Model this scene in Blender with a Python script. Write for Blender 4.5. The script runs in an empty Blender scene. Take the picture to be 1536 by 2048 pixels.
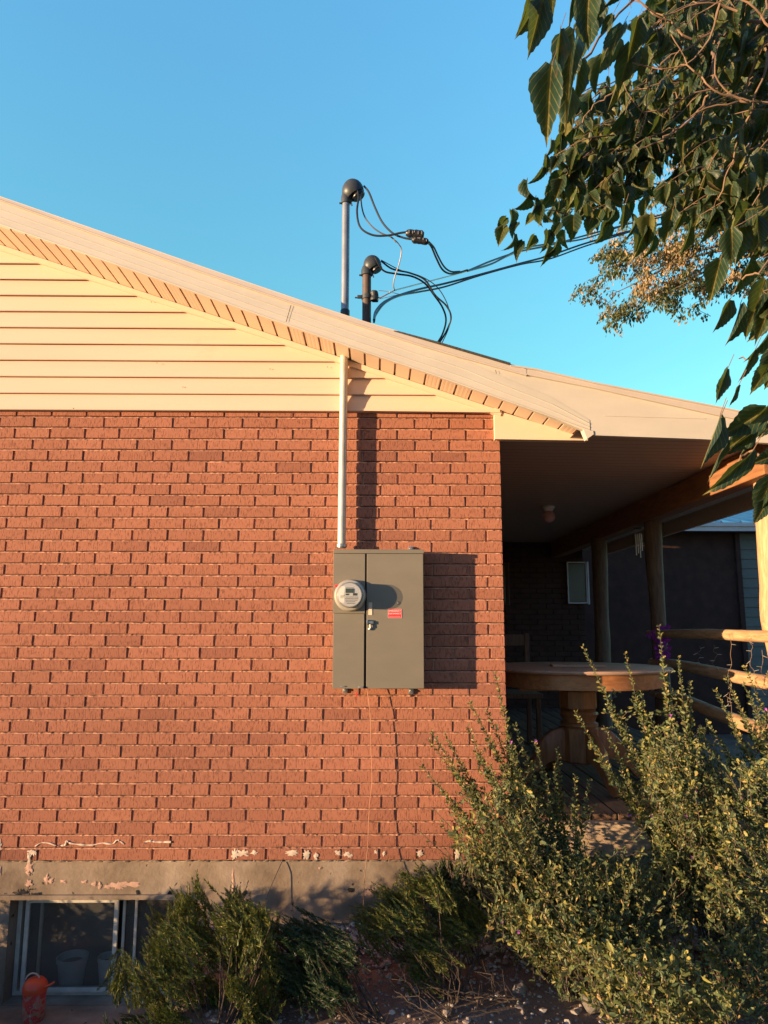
import bpy, bmesh, math, random
import numpy as np
from mathutils import Vector, Matrix, noise
random.seed(7); rng = np.random.default_rng(7)
R = math.radians
scene = bpy.context.scene

# ------------------------------------------------------------------ camera
F, D, CX, CZ = 1450.0, 4.1441, -0.7271, 1.2446
YAW, PIT, ROL = 0.0109, 0.1563, 0.0015
def ray(u, v):
    a, b = u-768.0, v-1024.0
    cr, sr = math.cos(ROL), math.sin(ROL)
    x, y_ = a*cr+b*sr, -a*sr+b*cr
    X, Yc, Zc = x/F, 1.0, -y_/F
    cp, sp = math.cos(PIT), math.sin(PIT)
    y, z = Yc*cp-Zc*sp, Yc*sp+Zc*cp
    cy, sy = math.cos(YAW), math.sin(YAW)
    return Vector((X*cy+y*sy, -X*sy+y*cy, z))
CAM = Vector((CX, -D, CZ))
def at(u, v, Y):            # point of the plane y = Y
    r = ray(u, v); return CAM + r*((Y+D)/r.y)
def atx(u, v, X):
    r = ray(u, v); return CAM + r*((X-CX)/r.x)
def atz(u, v, Z):
    r = ray(u, v); return CAM + r*((Z-CZ)/r.z)
def P(u, v, t):             # point at forward distance t
    return CAM + ray(u, v)*t
cd = bpy.data.cameras.new('camera'); cam = bpy.data.objects.new('camera', cd)
scene.collection.objects.link(cam); scene.camera = cam
fw = ray(768, 1024).normalized(); rt = (ray(1768, 1024)-ray(768, 1024)).normalized(); up = rt.cross(fw).normalized()
m = Matrix((rt, up, -fw)).transposed().to_4x4(); m.translation = CAM; cam.matrix_world = m
cd.sensor_fit = 'VERTICAL'; cd.sensor_height = 36; cd.lens = 36*F/2048; cd.clip_start = .05; cd.clip_end = 2000

# ------------------------------------------------------------------ sky, sun, exposure
SUN = Vector((2.3, 1.0, -0.10)).normalized()
elev = math.asin(-SUN.z); rotz = math.atan2(-SUN.x, -SUN.y)
w = bpy.data.worlds.new('World'); scene.world = w; w.use_nodes = True
nt = w.node_tree; bg = nt.nodes['Background']
sky = nt.nodes.new('ShaderNodeTexSky'); sky.sky_type = 'NISHITA'; sky.sun_disc = False
sky.sun_elevation = elev; sky.sun_rotation = rotz; sky.air_density = 1.0; sky.dust_density = 0.3; sky.ozone_density = 3.0
mx = nt.nodes.new('ShaderNodeMix'); mx.data_type = 'RGBA'; mx.blend_type = 'MULTIPLY'; mx.inputs[0].default_value = 1.0
nt.links.new(sky.outputs[0], mx.inputs[6]); mx.inputs[7].default_value = (1, 1, 1, 1)
# sky colour boosted towards +y, kept dimmer behind the camera to hold the fill
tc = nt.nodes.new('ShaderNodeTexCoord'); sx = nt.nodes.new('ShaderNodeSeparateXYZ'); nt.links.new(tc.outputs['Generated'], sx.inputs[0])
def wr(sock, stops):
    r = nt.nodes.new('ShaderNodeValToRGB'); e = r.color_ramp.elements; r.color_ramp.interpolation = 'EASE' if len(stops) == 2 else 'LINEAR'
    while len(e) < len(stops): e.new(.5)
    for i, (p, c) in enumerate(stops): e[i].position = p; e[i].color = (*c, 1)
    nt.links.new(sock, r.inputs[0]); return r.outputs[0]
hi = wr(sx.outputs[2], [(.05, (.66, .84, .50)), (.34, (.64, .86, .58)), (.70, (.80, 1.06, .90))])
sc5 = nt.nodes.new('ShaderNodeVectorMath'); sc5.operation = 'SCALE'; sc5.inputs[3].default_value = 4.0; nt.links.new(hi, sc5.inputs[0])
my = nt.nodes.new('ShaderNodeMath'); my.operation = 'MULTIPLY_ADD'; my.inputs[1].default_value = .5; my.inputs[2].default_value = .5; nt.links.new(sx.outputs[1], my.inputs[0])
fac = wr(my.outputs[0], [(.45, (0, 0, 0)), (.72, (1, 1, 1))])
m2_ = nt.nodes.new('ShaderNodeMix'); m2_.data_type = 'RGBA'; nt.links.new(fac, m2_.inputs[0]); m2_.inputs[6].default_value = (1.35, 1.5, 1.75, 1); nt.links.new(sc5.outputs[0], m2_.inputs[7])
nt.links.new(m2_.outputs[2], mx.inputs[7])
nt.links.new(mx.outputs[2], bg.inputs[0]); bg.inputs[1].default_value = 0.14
sd = bpy.data.lights.new('sun', 'SUN'); so = bpy.data.objects.new('sun', sd); scene.collection.objects.link(so)
sd.energy = 5.0; sd.angle = R(0.5); sd.color = (1.0, 0.70, 0.40)
so.rotation_euler = SUN.to_track_quat('-Z', 'Y').to_euler(); so.location = (-20, -10, 8)
scene.view_settings.view_transform = 'Standard'; scene.view_settings.look = 'None'
scene.view_settings.exposure = 1.35; scene.view_settings.gamma = 1.0
scene.cycles.max_bounces = 8; scene.cycles.transparent_max_bounces = 12

# ------------------------------------------------------------------ materials
def lk(t, a, b): t.links.new(a, b)
def node(t, kind, **kw):
    n = t.nodes.new(kind)
    for k, v in kw.items(): setattr(n, k, v)
    return n
def coords(t, scale=(1, 1, 1), kind='Object'):
    tc = node(t, 'ShaderNodeTexCoord'); mp = node(t, 'ShaderNodeMapping'); mp.inputs['Scale'].default_value = scale
    lk(t, tc.outputs[kind], mp.inputs[0]); return mp.outputs[0]
def noise_(t, co, scale, detail=4, rough=.55, dist=0):
    n = node(t, 'ShaderNodeTexNoise'); lk(t, co, n.inputs['Vector'])
    n.inputs['Scale'].default_value = scale; n.inputs['Detail'].default_value = detail
    n.inputs['Roughness'].default_value = rough; n.inputs['Distortion'].default_value = dist
    return n.outputs['Fac']
def ramp(t, fac, stops):
    r = node(t, 'ShaderNodeValToRGB'); e = r.color_ramp.elements
    while len(e) < len(stops): e.new(.5)
    for i, (p, c) in enumerate(stops):
        e[i].position = p; e[i].color = (*c, 1) if len(c) == 3 else c
    lk(t, fac, r.inputs[0]); return r.outputs[0]
def mixc(t, fac, a, b, mode='MIX'):
    n = node(t, 'ShaderNodeMix', data_type='RGBA', blend_type=mode)
    if isinstance(fac, (int, float)): n.inputs[0].default_value = fac
    else: lk(t, fac, n.inputs[0])
    for i, c in ((6, a), (7, b)):
        if isinstance(c, tuple): n.inputs[i].default_value = (*c, 1) if len(c) == 3 else c
        else: lk(t, c, n.inputs[i])
    return n.outputs[2]
def newmat(name):
    m = bpy.data.materials.new(name); m.use_nodes = True; t = m.node_tree
    return m, t, t.nodes['Principled BSDF']
def bump(t, b, h, strength, dist=.002):
    n = node(t, 'ShaderNodeBump'); n.inputs['Strength'].default_value = strength; n.inputs['Distance'].default_value = dist
    lk(t, h, n.inputs['Height']); lk(t, n.outputs[0], b.inputs['Normal']); return n
def basic(name, col, rough=.6, metal=0, var=.25, scale=8, stretch=(1, 1, 1), bstr=.2, bscale=60, bdist=.002, dark=None, spec=None):
    m, t, b = newmat(name); co = coords(t, stretch)
    d = dark or tuple(c*(1-var) for c in col); l = tuple(min(1, c*(1+var*.5)) for c in col)
    f = noise_(t, co, scale, 6, .6)
    lk(t, ramp(t, f, [(.3, d), (.7, l)]), b.inputs['Base Color'])
    b.inputs['Roughness'].default_value = rough; b.inputs['Metallic'].default_value = metal
    if spec is not None: b.inputs['Specular IOR Level'].default_value = spec
    if bstr: bump(t, b, noise_(t, co, bscale, 5, .6), bstr, bdist)
    return m

def brick_mat(name, hue=1.0):
    m, t, b = newmat(name)
    g = node(t, 'ShaderNodeNewGeometry'); co = coords(t)
    c0 = ramp(t, g.outputs['Random Per Island'], [(0, (.265, .104, .070)), (.05, (.305, .118, .078)), (.12, (.352, .136, .085)), (.55, (.385, .151, .094)), (1, (.425, .168, .106))])
    big = noise_(t, co, 1.3, 3)
    c1 = mixc(t, ramp(t, big, [(.35, (0, 0, 0)), (.7, (.4, .4, .4))]), c0, (.36, .150, .085))
    co2 = coords(t, (95, 95, 24)); pit = noise_(t, co2, 1.5, 4, .68)
    pits = ramp(t, pit, [(.38, (0, 0, 0)), (.46, (1, 1, 1))])
    c2 = mixc(t, pits, mixc(t, .52, c1, (.12, .04, .025)), c1)  # pits darkened in the colour too, for their small shadows
    fine = noise_(t, co, 45, 5, .7)
    c3 = mixc(t, ramp(t, fine, [(.3, (.3, .3, .3)), (.62, (0, 0, 0))]), c2, (.30, .12, .07))
    lk(t, c3, b.inputs['Base Color']); b.inputs['Roughness'].default_value = .93
    b.inputs['Specular IOR Level'].default_value = .2
    ad = node(t, 'ShaderNodeMath', operation='ADD'); lk(t, pits, ad.inputs[0])
    mu = node(t, 'ShaderNodeMath', operation='MULTIPLY'); lk(t, noise_(t, co, 260, 3, .7), mu.inputs[0]); mu.inputs[1].default_value = .6
    lk(t, mu.outputs[0], ad.inputs[1])
    bump(t, b, ad.outputs[0], .8, .003)
    return m
MB_ = {}
MB_['brick'] = brick_mat('brick')
MB_['darkjoint'] = basic('joint_dark', (.26, .112, .070), .95, var=.8, scale=45, bstr=.5, bscale=140)  # darker tone along the top of each bed joint
MB_['mortar'] = basic('mortar', (.58, .29, .18), .95, var=.3, scale=14, bstr=.7, bscale=140, bdist=.003)
def siding_mat(name, base, dirt):
    m, t, b = newmat(name); co = coords(t); co2 = coords(t, (.7, 1, 7))
    c = ramp(t, noise_(t, co2, 1.2, 4), [(.3, tuple(x*.93 for x in base)), (.7, base)])
    spots = ramp(t, noise_(t, co, 2.1, 8, .72), [(.60, (0, 0, 0)), (.78, (.45, .45, .45))])
    c = mixc(t, spots, c, dirt); lk(t, c, b.inputs['Base Color']); b.inputs['Roughness'].default_value = .55
    b.inputs['Specular IOR Level'].default_value = .25
    bump(t, b, noise_(t, co2, 6, 4), .12, .003); return m
MB_['siding'] = siding_mat('vinyl_siding', (.72, .52, .385), (.50, .29, .17))
MB_['trim'] = siding_mat('siding_trim', (.72, .53, .39), (.5, .33, .2))
MB_['soffit'] = basic('soffit_vinyl', (.66, .48, .34), .5, var=.08, scale=6, bstr=0)
def vent_mat():
    m, t, b = newmat('vented_soffit'); co = coords(t, (130, 60, 130))
    v = node(t, 'ShaderNodeTexVoronoi'); v.inputs['Randomness'].default_value = 0; v.inputs['Scale'].default_value = 1; lk(t, co, v.inputs['Vector'])
    c = ramp(t, v.outputs['Distance'], [(.28, (.28, .19, .12)), (.40, (.66, .48, .34))])
    lk(t, c, b.inputs['Base Color']); b.inputs['Roughness'].default_value = .5; return m
MB_['vent'] = vent_mat()
MB_['fascia'] = basic('painted_aluminium_fascia', (.54, .48, .405), .42, var=.07, scale=2.5, stretch=(1, 1, 3), bstr=.25, bscale=2.2, bdist=.012)
MB_['drip'] = basic('drip_edge_metal', (.52, .44, .38), .45, var=.08, scale=3, bstr=.15, bscale=4, bdist=.006)
MB_['shingle'] = basic('asphalt_shingle', (.06, .055, .055), .95, var=.4, scale=40, bstr=.8, bscale=90, bdist=.006)
def concrete_mat():
    m, t, b = newmat('weathered_concrete'); co = coords(t)
    c = ramp(t, noise_(t, co, 2.6, 8, .62), [(.32, (.17, .115, .075)), (.48, (.32, .23, .155)), (.66, (.48, .36, .26))])
    st = noise_(t, coords(t, (5, 5, .8)), 1.4, 5)
    c = mixc(t, ramp(t, st, [(.4, (0, 0, 0)), (.7, (.55, .55, .55))]), c, (.20, .15, .105))
    holes = ramp(t, noise_(t, co, 22, 2, .4), [(.24, (1, 1, 1)), (.30, (0, 0, 0))])
    c = mixc(t, holes, c, (.09, .05, .035))
    lk(t, c, b.inputs['Base Color']); b.inputs['Roughness'].default_value = .93; b.inputs['Specular IOR Level'].default_value = .2
    inv = node(t, 'ShaderNodeMath', operation='MULTIPLY_ADD'); lk(t, holes, inv.inputs[0]); inv.inputs[1].default_value = -1.6
    lk(t, noise_(t, co, 35, 8, .7), inv.inputs[2]); bump(t, b, inv.outputs[0], .55, .006); return m
MB_['concrete'] = concrete_mat()
MB_['flake'] = basic('peeling_cream_paint', (.72, .56, .42), .7, var=.3, scale=30, bstr=.5, bscale=120)
MB_['flakepink'] = basic('pink_primer_patch', (.62, .36, .25), .75, var=.25, scale=30, bstr=.4, bscale=120)
MB_['panel'] = basic('beige_grey_enamel', (.195, .168, .126), .42, var=.10, scale=3, stretch=(1, 1, 2.5), bstr=.12, bscale=9, bdist=.003)
MB_['gap'] = basic('black_gap', (.01, .009, .008), .8, var=0, bstr=0)
MB_['galv'] = basic('galvanised_steel', (.60, .54, .44), .36, metal=.30, var=.22, scale=9, stretch=(3, 3, 1), bstr=.15, bscale=60)
MB_['steel'] = basic('zinc_steel', (.5, .47, .43), .35, metal=.9, var=.2, scale=30, bstr=.1)
MB_['mastbrown'] = basic('brown_painted_pipe', (.10, .065, .05), .6, var=.35, scale=12, bstr=.2)
MB_['castalu'] = basic('dark_cast_head', (.045, .05, .055), .45, var=.35, scale=18, bstr=.25, bscale=40)
MB_['cable'] = basic('black_rubber_cable', (.022, .022, .026), .38, var=.3, scale=20, bstr=0)
MB_['barewire'] = basic('bare_aluminium_wire', (.55, .45, .38), .4, metal=.6, var=.2, scale=60, bstr=.2)
MB_['greywire'] = basic('grey_insulated_wire', (.11, .10, .10), .45, var=.3, scale=20, bstr=0)
MB_['galvdark'] = basic('reflection_toned_pipe', (.33, .34, .35), .35, metal=.5, var=.25, scale=9, stretch=(3, 3, 1), bstr=.15, bscale=60)  # upper pipe: its darker reflection is put into the steel colour
MB_['copper'] = basic('copper_wire', (.66, .33, .19), .35, metal=.5, var=.15, scale=10, bstr=0)
MB_['logwood'] = None
def wood(name, a, bcol, stretch, scale=6, rough=.7, bstr=.35, sharp=(.35, .65)):
    m, t, b = newmat(name); co = coords(t, stretch)
    f = noise_(t, co, scale, 8, .65, .4)
    c = ramp(t, f, [(sharp[0], a), (sharp[1], bcol)])
    cr = ramp(t, noise_(t, co, scale*2.3, 4, .5), [(.24, (1, 1, 1)), (.30, (0, 0, 0))])
    c = mixc(t, cr, c, tuple(x*.35 for x in a)); lk(t, c, b.inputs['Base Color']); b.inputs['Roughness'].default_value = rough
    bump(t, b, f, bstr, .006); return m
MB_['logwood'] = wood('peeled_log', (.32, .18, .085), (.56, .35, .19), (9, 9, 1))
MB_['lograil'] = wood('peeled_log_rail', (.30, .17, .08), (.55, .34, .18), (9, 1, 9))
MB_['logdark'] = wood('dark_log', (.085, .048, .028), (.17, .10, .058), (9, 9, 1))  # darker log tone for the inner posts, chair and small parts
MB_['beam'] = wood('stained_beam', (.19, .082, .035), (.32, .14, .056), (9, 1, 9))
MB_['oak'] = wood('varnished_oak', (.26, .10, .035), (.44, .18, .065), (2, 12, 12), 4, .38, .1)
MB_['oaktop'] = wood('oak_tabletop', (.34, .20, .13), (.48, .30, .20), (1.5, 12, 12), 4, .55, .12)
MB_['oakleg'] = wood('oak_pedestal', (.24, .09, .032), (.42, .165, .058), (9, 9, 1.4), 4, .38, .1)
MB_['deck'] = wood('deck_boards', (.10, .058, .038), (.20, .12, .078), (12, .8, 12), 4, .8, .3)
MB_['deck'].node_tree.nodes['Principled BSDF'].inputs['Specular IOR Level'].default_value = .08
MB_['rim'] = wood('deck_rim_board', (.42, .29, .18), (.60, .43, .28), (1, 9, 12), 3, .75, .3)
def ceiling_mat():
    m, t, b = newmat('porch_ceiling_boards'); co = coords(t)
    sx = node(t, 'ShaderNodeSeparateXYZ'); lk(t, co, sx.inputs[0])
    mu = node(t, 'ShaderNodeMath', operation='MULTIPLY'); lk(t, sx.outputs[1], mu.inputs[0]); mu.inputs[1].default_value = 1/.085
    fr = node(t, 'ShaderNodeMath', operation='FRACT'); lk(t, mu.outputs[0], fr.inputs[0])
    gr = ramp(t, fr.outputs[0], [(0, (.35, .35, .35)), (.09, (1, 1, 1)), (.93, (1, 1, 1)), (1, (.35, .35, .35))])
    c = mixc(t, 1.0, (.44, .31, .24), gr, 'MULTIPLY'); lk(t, c, b.inputs['Base Color']); b.inputs['Roughness'].default_value = .5
    bump(t, b, gr, .5, .006); return m
MB_['ceiling'] = ceiling_mat()
MB_['white'] = basic('white_plastic', (.70, .69, .66), .5, var=.08, scale=10, bstr=.05)
MB_['potwhite'] = basic('white_glazed_pot', (.88, .87, .84), .4, var=.04, bstr=0)
MB_['greycord'] = basic('grey_cord', (.34, .32, .28), .6, var=.1, bstr=0)
MB_['lightglobe'] = basic('frosted_pink_globe', (.60, .34, .30), .3, var=.05, scale=6, bstr=0)
MB_['alu'] = basic('dull_aluminium_frame', (.80, .70, .56), .55, metal=.0, var=.2, scale=14, bstr=.15)
MB_['red'] = basic('red_sticker', (.72, .035, .04), .45, var=.06, bstr=0)
MB_['redplastic'] = basic('red_lid_plastic', (.80, .10, .035), .3, var=.05, bstr=0)
MB_['stickertxt'] = basic('sticker_lettering', (.85, .62, .60), .5, var=0, bstr=0)
MB_['metergrey'] = basic('meter_ring_metal', (.55, .50, .43), .35, metal=.5, var=.1, bstr=.05)
MB_['meterface'] = basic('meter_face', (.70, .66, .60), .5, var=.05, bstr=0)
MB_['meterdark'] = basic('meter_dark_marks', (.06, .06, .07), .4, var=0, bstr=0)
MB_['lcd'] = basic('lcd_display', (.07, .09, .07), .25, var=.1, bstr=0)
MB_['garland'] = basic('purple_cloth_blossom', (.28, .02, .30), .8, var=.4, scale=30, bstr=.3)
MB_['teal'] = basic('grey_green_siding', (.17, .185, .155), .7, var=.1, scale=3, bstr=.1)
MB_['metalroof'] = basic('ribbed_metal_roof', (.42, .50, .55), .35, metal=.4, var=.12, scale=2, bstr=.05)
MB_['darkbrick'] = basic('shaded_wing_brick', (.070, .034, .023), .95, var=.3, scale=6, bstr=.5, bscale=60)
MB_['rock'] = basic('grey_fieldstone', (.24, .20, .17), .9, var=.35, scale=9, bstr=.6, bscale=30, bdist=.01)
def glass(name, tint, mixv, rough=.12, refl=1.0):
    m = bpy.data.materials.new(name); m.use_nodes = True; t = m.node_tree; t.nodes.clear()
    o = node(t, 'ShaderNodeOutputMaterial'); tr = node(t, 'ShaderNodeBsdfTransparent'); gl = node(t, 'ShaderNodeBsdfGlossy'); df = node(t, 'ShaderNodeBsdfDiffuse')
    tr.inputs[0].default_value = (*tint, 1); gl.inputs['Roughness'].default_value = rough; df.inputs[0].default_value = (.34, .31, .26, 1)
    lw = node(t, 'ShaderNodeFresnel'); lw.inputs[0].default_value = 1.5
    a = node(t, 'ShaderNodeMixShader'); b2 = node(t, 'ShaderNodeMixShader')
    dm = node(t, 'ShaderNodeMath', operation='MULTIPLY'); lk(t, noise_(t, coords(t), 3.5, 5), dm.inputs[0]); dm.inputs[1].default_value = mixv*2
    lk(t, dm.outputs[0], a.inputs[0]); lk(t, tr.outputs[0], a.inputs[1]); lk(t, df.outputs[0], a.inputs[2])
    fm = node(t, 'ShaderNodeMath', operation='MULTIPLY'); lk(t, lw.outputs[0], fm.inputs[0]); fm.inputs[1].default_value = refl; lk(t, fm.outputs[0], b2.inputs[0]); lk(t, a.outputs[0], b2.inputs[1]); lk(t, gl.outputs[0], b2.inputs[2])
    lk(t, b2.outputs[0], o.inputs[0]); return m
MB_['dustyglass'] = glass('dusty_window_glass', (.98, .98, .96), .22)
MB_['clearglass'] = glass('meter_glass', (.98, .98, .98), .01, .05, .5)
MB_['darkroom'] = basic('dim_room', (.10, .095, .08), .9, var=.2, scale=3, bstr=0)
def ground_mat():
    m, t, b = newmat('reddish_soil'); co = coords(t)
    c = ramp(t, noise_(t, co, 3, 9, .7), [(.3, (.16, .10, .068)), (.55, (.28, .185, .13)), (.75, (.40, .28, .20))])
    lk(t, c, b.inputs['Base Color']); b.inputs['Roughness'].default_value = .98
    bump(t, b, noise_(t, co, 30, 8, .75), .8, .02); return m
MB_['soil'] = ground_mat()
def stone_mat(name, stops):
    m, t, b = newmat(name); g = node(t, 'ShaderNodeNewGeometry')
    c = ramp(t, g.outputs['Random Per Island'], stops)
    c = mixc(t, noise_(t, coords(t), 60, 5), mixc(t, .55, c, (.08, .06, .05)), c)
    lk(t, c, b.inputs['Base Color']); b.inputs['Roughness'].default_value = .88; return m
MB_['gravel'] = stone_mat('gravel', [(0, (.28, .16, .11)), (.3, (.38, .26, .19)), (.6, (.46, .37, .30)), (.85, (.58, .50, .42)), (1, (.70, .62, .53))])
def leafmat(name, stops, transl=.3, veins=False, rough=.45, tcol=None):
    m, t, b = newmat(name); g = node(t, 'ShaderNodeNewGeometry')
    c = ramp(t, g.outputs['Random Per Island'], stops)
    if veins:
        brn = ramp(t, noise_(t, coords(t), 9, 4, .6), [(.66, (0, 0, 0)), (.70, (.8, .8, .8))]); c = mixc(t, brn, c, (.16, .09, .04))
        uv = node(t, 'ShaderNodeUVMap'); sx = node(t, 'ShaderNodeSeparateXYZ'); lk(t, uv.outputs[0], sx.inputs[0])
        ab = node(t, 'ShaderNodeMath', operation='ABSOLUTE'); lk(t, sx.outputs[1], ab.inputs[0])
        mid = ramp(t, ab.outputs[0], [(.02, (1, 1, 1)), (.06, (0, 0, 0))])
        ma = node(t, 'ShaderNodeMath', operation='MULTIPLY_ADD'); lk(t, ab.outputs[0], ma.inputs[0]); ma.inputs[1].default_value = -1.1; lk(t, sx.outputs[0], ma.inputs[2])
        mb = node(t, 'ShaderNodeMath', operation='MULTIPLY'); lk(t, ma.outputs[0], mb.inputs[0]); mb.inputs[1].default_value = 7.0
        fr = node(t, 'ShaderNodeMath', operation='FRACT'); lk(t, mb.outputs[0], fr.inputs[0])
        sv = ramp(t, fr.outputs[0], [(.0, (.8, .8, .8)), (.10, (0, 0, 0)), (.9, (0, 0, 0)), (1, (.8, .8, .8))])
        vv = mixc(t, 1, mid, sv, 'ADD')
        c = mixc(t, vv, c, tuple(min(1, x*1.0+.01) for x in stops[-1][1]))
        bump(t, b, vv, .35, -.002)
    c = mixc(t, ramp(t, noise_(t, coords(t), 30, 4), [(.35, (.5, .5, .5)), (.6, (0, 0, 0))]), c, tuple(x*.55 for x in stops[0][1]))
    lk(t, c, b.inputs['Base Color']); b.inputs['Roughness'].default_value = rough; b.inputs['Specular IOR Level'].default_value = .35
    o = t.nodes['Material Output']; tl = node(t, 'ShaderNodeBsdfTranslucent'); ms = node(t, 'ShaderNodeMixShader'); ms.inputs[0].default_value = transl
    lk(t, mixc(t, .5, c, tcol or (.16, .22, .02)), tl.inputs[0]); lk(t, b.outputs[0], ms.inputs[1]); lk(t, tl.outputs[0], ms.inputs[2]); lk(t, ms.outputs[0], o.inputs[0])
    return m
MB_['mulberry'] = leafmat('mulberry_leaf', [(0, (.016, .038, .027)), (.5, (.026, .056, .032)), (.82, (.046, .078, .034)), (.95, (.10, .115, .034)), (1, (.22, .18, .05))], .32, True)
MB_['sage'] = leafmat('sage_leaf', [(0, (.090, .125, .060)), (.4, (.155, .19, .075)), (.7, (.27, .26, .080)), (.93, (.42, .34, .085)), (1, (.55, .34, .12))], .3)
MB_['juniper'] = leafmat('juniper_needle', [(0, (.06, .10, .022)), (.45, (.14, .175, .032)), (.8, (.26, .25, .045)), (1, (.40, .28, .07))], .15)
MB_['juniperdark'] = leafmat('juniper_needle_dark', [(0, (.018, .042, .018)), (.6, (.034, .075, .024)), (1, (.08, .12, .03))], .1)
MB_['gold'] = leafmat('autumn_leaf', [(0, (.12, .12, .05)), (.3, (.26, .20, .09)), (.6, (.46, .30, .14)), (1, (.60, .38, .20))], .3, tcol=(.4, .25, .04))
MB_['goldgreen'] = leafmat('green_ash_leaf', [(0, (.05, .075, .03)), (.6, (.10, .12, .04)), (1, (.26, .21, .06))], .3)
MB_['petal'] = basic('mauve_petal', (.45, .10, .42), .7, var=.3, scale=40, bstr=0)
MB_['bark'] = wood('grey_brown_bark', (.10, .06, .04), (.24, .15, .09), (8, 8, 1.5), 5, .95, .8)
MB_['twig'] = basic('twig_bark', (.22, .13, .075), .85, var=.3, scale=20, bstr=.3)
MB_['twiggrey'] = basic('grey_twig', (.10, .068, .05), .9, var=.3, scale=20, bstr=.3)
MB_['hedge'] = leafmat('added_hedge_leaf', [(0, (.03, .05, .02)), (1, (.07, .09, .03))], .1)

# ------------------------------------------------------------------ mesh helpers
class MB:
    def __init__(s): s.v = []; s.f = []; s.sm = []; s.mi = []
    def add(s, vs, fs, smooth=False, mi=0):
        o = len(s.v); s.v += [tuple(p) for p in vs]
        for f in fs: s.f.append([i+o for i in f]); s.sm.append(smooth); s.mi.append(mi)
    def box(s, x0, x1, y0, y1, z0, z1, mi=0):
        s.add([(x0, y0, z0), (x1, y0, z0), (x1, y1, z0), (x0, y1, z0), (x0, y0, z1), (x1, y0, z1), (x1, y1, z1), (x0, y1, z1)],
              [(0, 3, 2, 1), (4, 5, 6, 7), (0, 1, 5, 4), (1, 2, 6, 5), (2, 3, 7, 6), (3, 0, 4, 7)], mi=mi)
    def rbox(s, x0, x1, y0, y1, z0, z1, c=.004, mi=0):     # box with chamfered edges
        bm = bmesh.new(); bmesh.ops.create_cube(bm, size=1)
        for v in bm.verts: v.co = Vector(((x0+x1)/2+v.co.x*(x1-x0), (y0+y1)/2+v.co.y*(y1-y0), (z0+z1)/2+v.co.z*(z1-z0)))
        bmesh.ops.bevel(bm, geom=bm.edges[:], offset=c, segments=2, affect='EDGES', profile=.6)
        s.bm(bm, mi=mi)
    def bm(s, bm, smooth=False, mi=0):
        bm.verts.ensure_lookup_table(); bm.verts.index_update()
        s.add([v.co[:] for v in bm.verts], [[v.index for v in f.verts] for f in bm.faces], smooth, mi); bm.free()
    def prism(s, poly, y0, y1, mi=0):                      # polygon of (x,z) extruded along y
        n = len(poly); s.add([(x, y0, z) for x, z in poly]+[(x, y1, z) for x, z in poly],
            [list(range(n))[::-1], list(range(n, 2*n))]+[[i, (i+1) % n, n+(i+1) % n, n+i] for i in range(n)], mi=mi)
    def tube(s, pts, r, n=10, cap=True, wob=0, mi=0):
        pts = [Vector(p) for p in pts]; rs = r if isinstance(r, (list, tuple)) else [r]*len(pts)
        up_ = None; vs = []; fs = []
        for i, p in enumerate(pts):
            d = (pts[min(i+1, len(pts)-1)]-pts[max(i-1, 0)])
            d = d.normalized() if d.length > 1e-9 else Vector((0, 0, 1))
            if up_ is None: up_ = d.orthogonal().normalized()
            up_ = (up_-d*up_.dot(d)); up_ = up_.normalized() if up_.length > 1e-6 else d.orthogonal().normalized()
            sd_ = d.cross(up_)
            for k in range(n):
                a = 2*math.pi*k/n; q = rs[i]*(1+wob*random.uniform(-1, 1))
                vs.append(p+up_*math.cos(a)*q+sd_*math.sin(a)*q)
        for i in range(len(pts)-1):
            for k in range(n): fs.append((i*n+k, i*n+(k+1) % n, (i+1)*n+(k+1) % n, (i+1)*n+k))
        if cap: fs.append(list(range(n))[::-1]); fs.append([(len(pts)-1)*n+k for k in range(n)])
        s.add(vs, fs, True, mi)
    def lathe(s, prof, o=(0, 0, 0), ax='z', n=32, mi=0):   # prof of (r, h)
        vs = []; fs = []; o = Vector(o)
        for r, h in prof:
            for k in range(n):
                a = 2*math.pi*k/n; c, q = math.cos(a)*r, math.sin(a)*r
                vs.append(o+(Vector((c, q, h)) if ax == 'z' else Vector((c, -h, q))))
        m_ = len(prof)
        for i in range(m_-1):
            for k in range(n): fs.append((i*n+k, i*n+(k+1) % n, (i+1)*n+(k+1) % n, (i+1)*n+k))
        fs.append(list(range(n))[::-1]); fs.append([(m_-1)*n+k for k in range(n)])
        s.add(vs, fs, True, mi)
    def build(s, name, mats, parent=None, loc=None, autos=True):
        me = bpy.data.meshes.new(name); me.from_pydata(s.v, [], s.f)
        mats = mats if isinstance(mats, (list, tuple)) else [mats]
        for m in mats: me.materials.append(MB_[m] if isinstance(m, str) else m)
        me.polygons.foreach_set('use_smooth', s.sm); me.polygons.foreach_set('material_index', s.mi)
        bm = bmesh.new(); bm.from_mesh(me); bmesh.ops.recalc_face_normals(bm, faces=bm.faces[:]); bm.to_mesh(me); bm.free()
        me.update()
        if any(s.sm) and autos: me.set_sharp_from_angle(angle=R(35))
        o = bpy.data.objects.new(name, me); scene.collection.objects.link(o)
        if parent is not None: o.parent = parent; o.matrix_parent_inverse = parent.matrix_world.inverted()
        return o
def tag(o, label, cat, group=None, kind=None):
    o['label'] = label; o['category'] = cat
    if group: o['group'] = group
    if kind: o['kind'] = kind
    return o
def thing(name, label, cat, loc=(0, 0, 0), group=None):
    o = bpy.data.objects.new(name, None); scene.collection.objects.link(o); o.location = loc
    o.empty_display_size = .1; o.matrix_world = Matrix.Translation(loc)
    return tag(o, label, cat, group)
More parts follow.
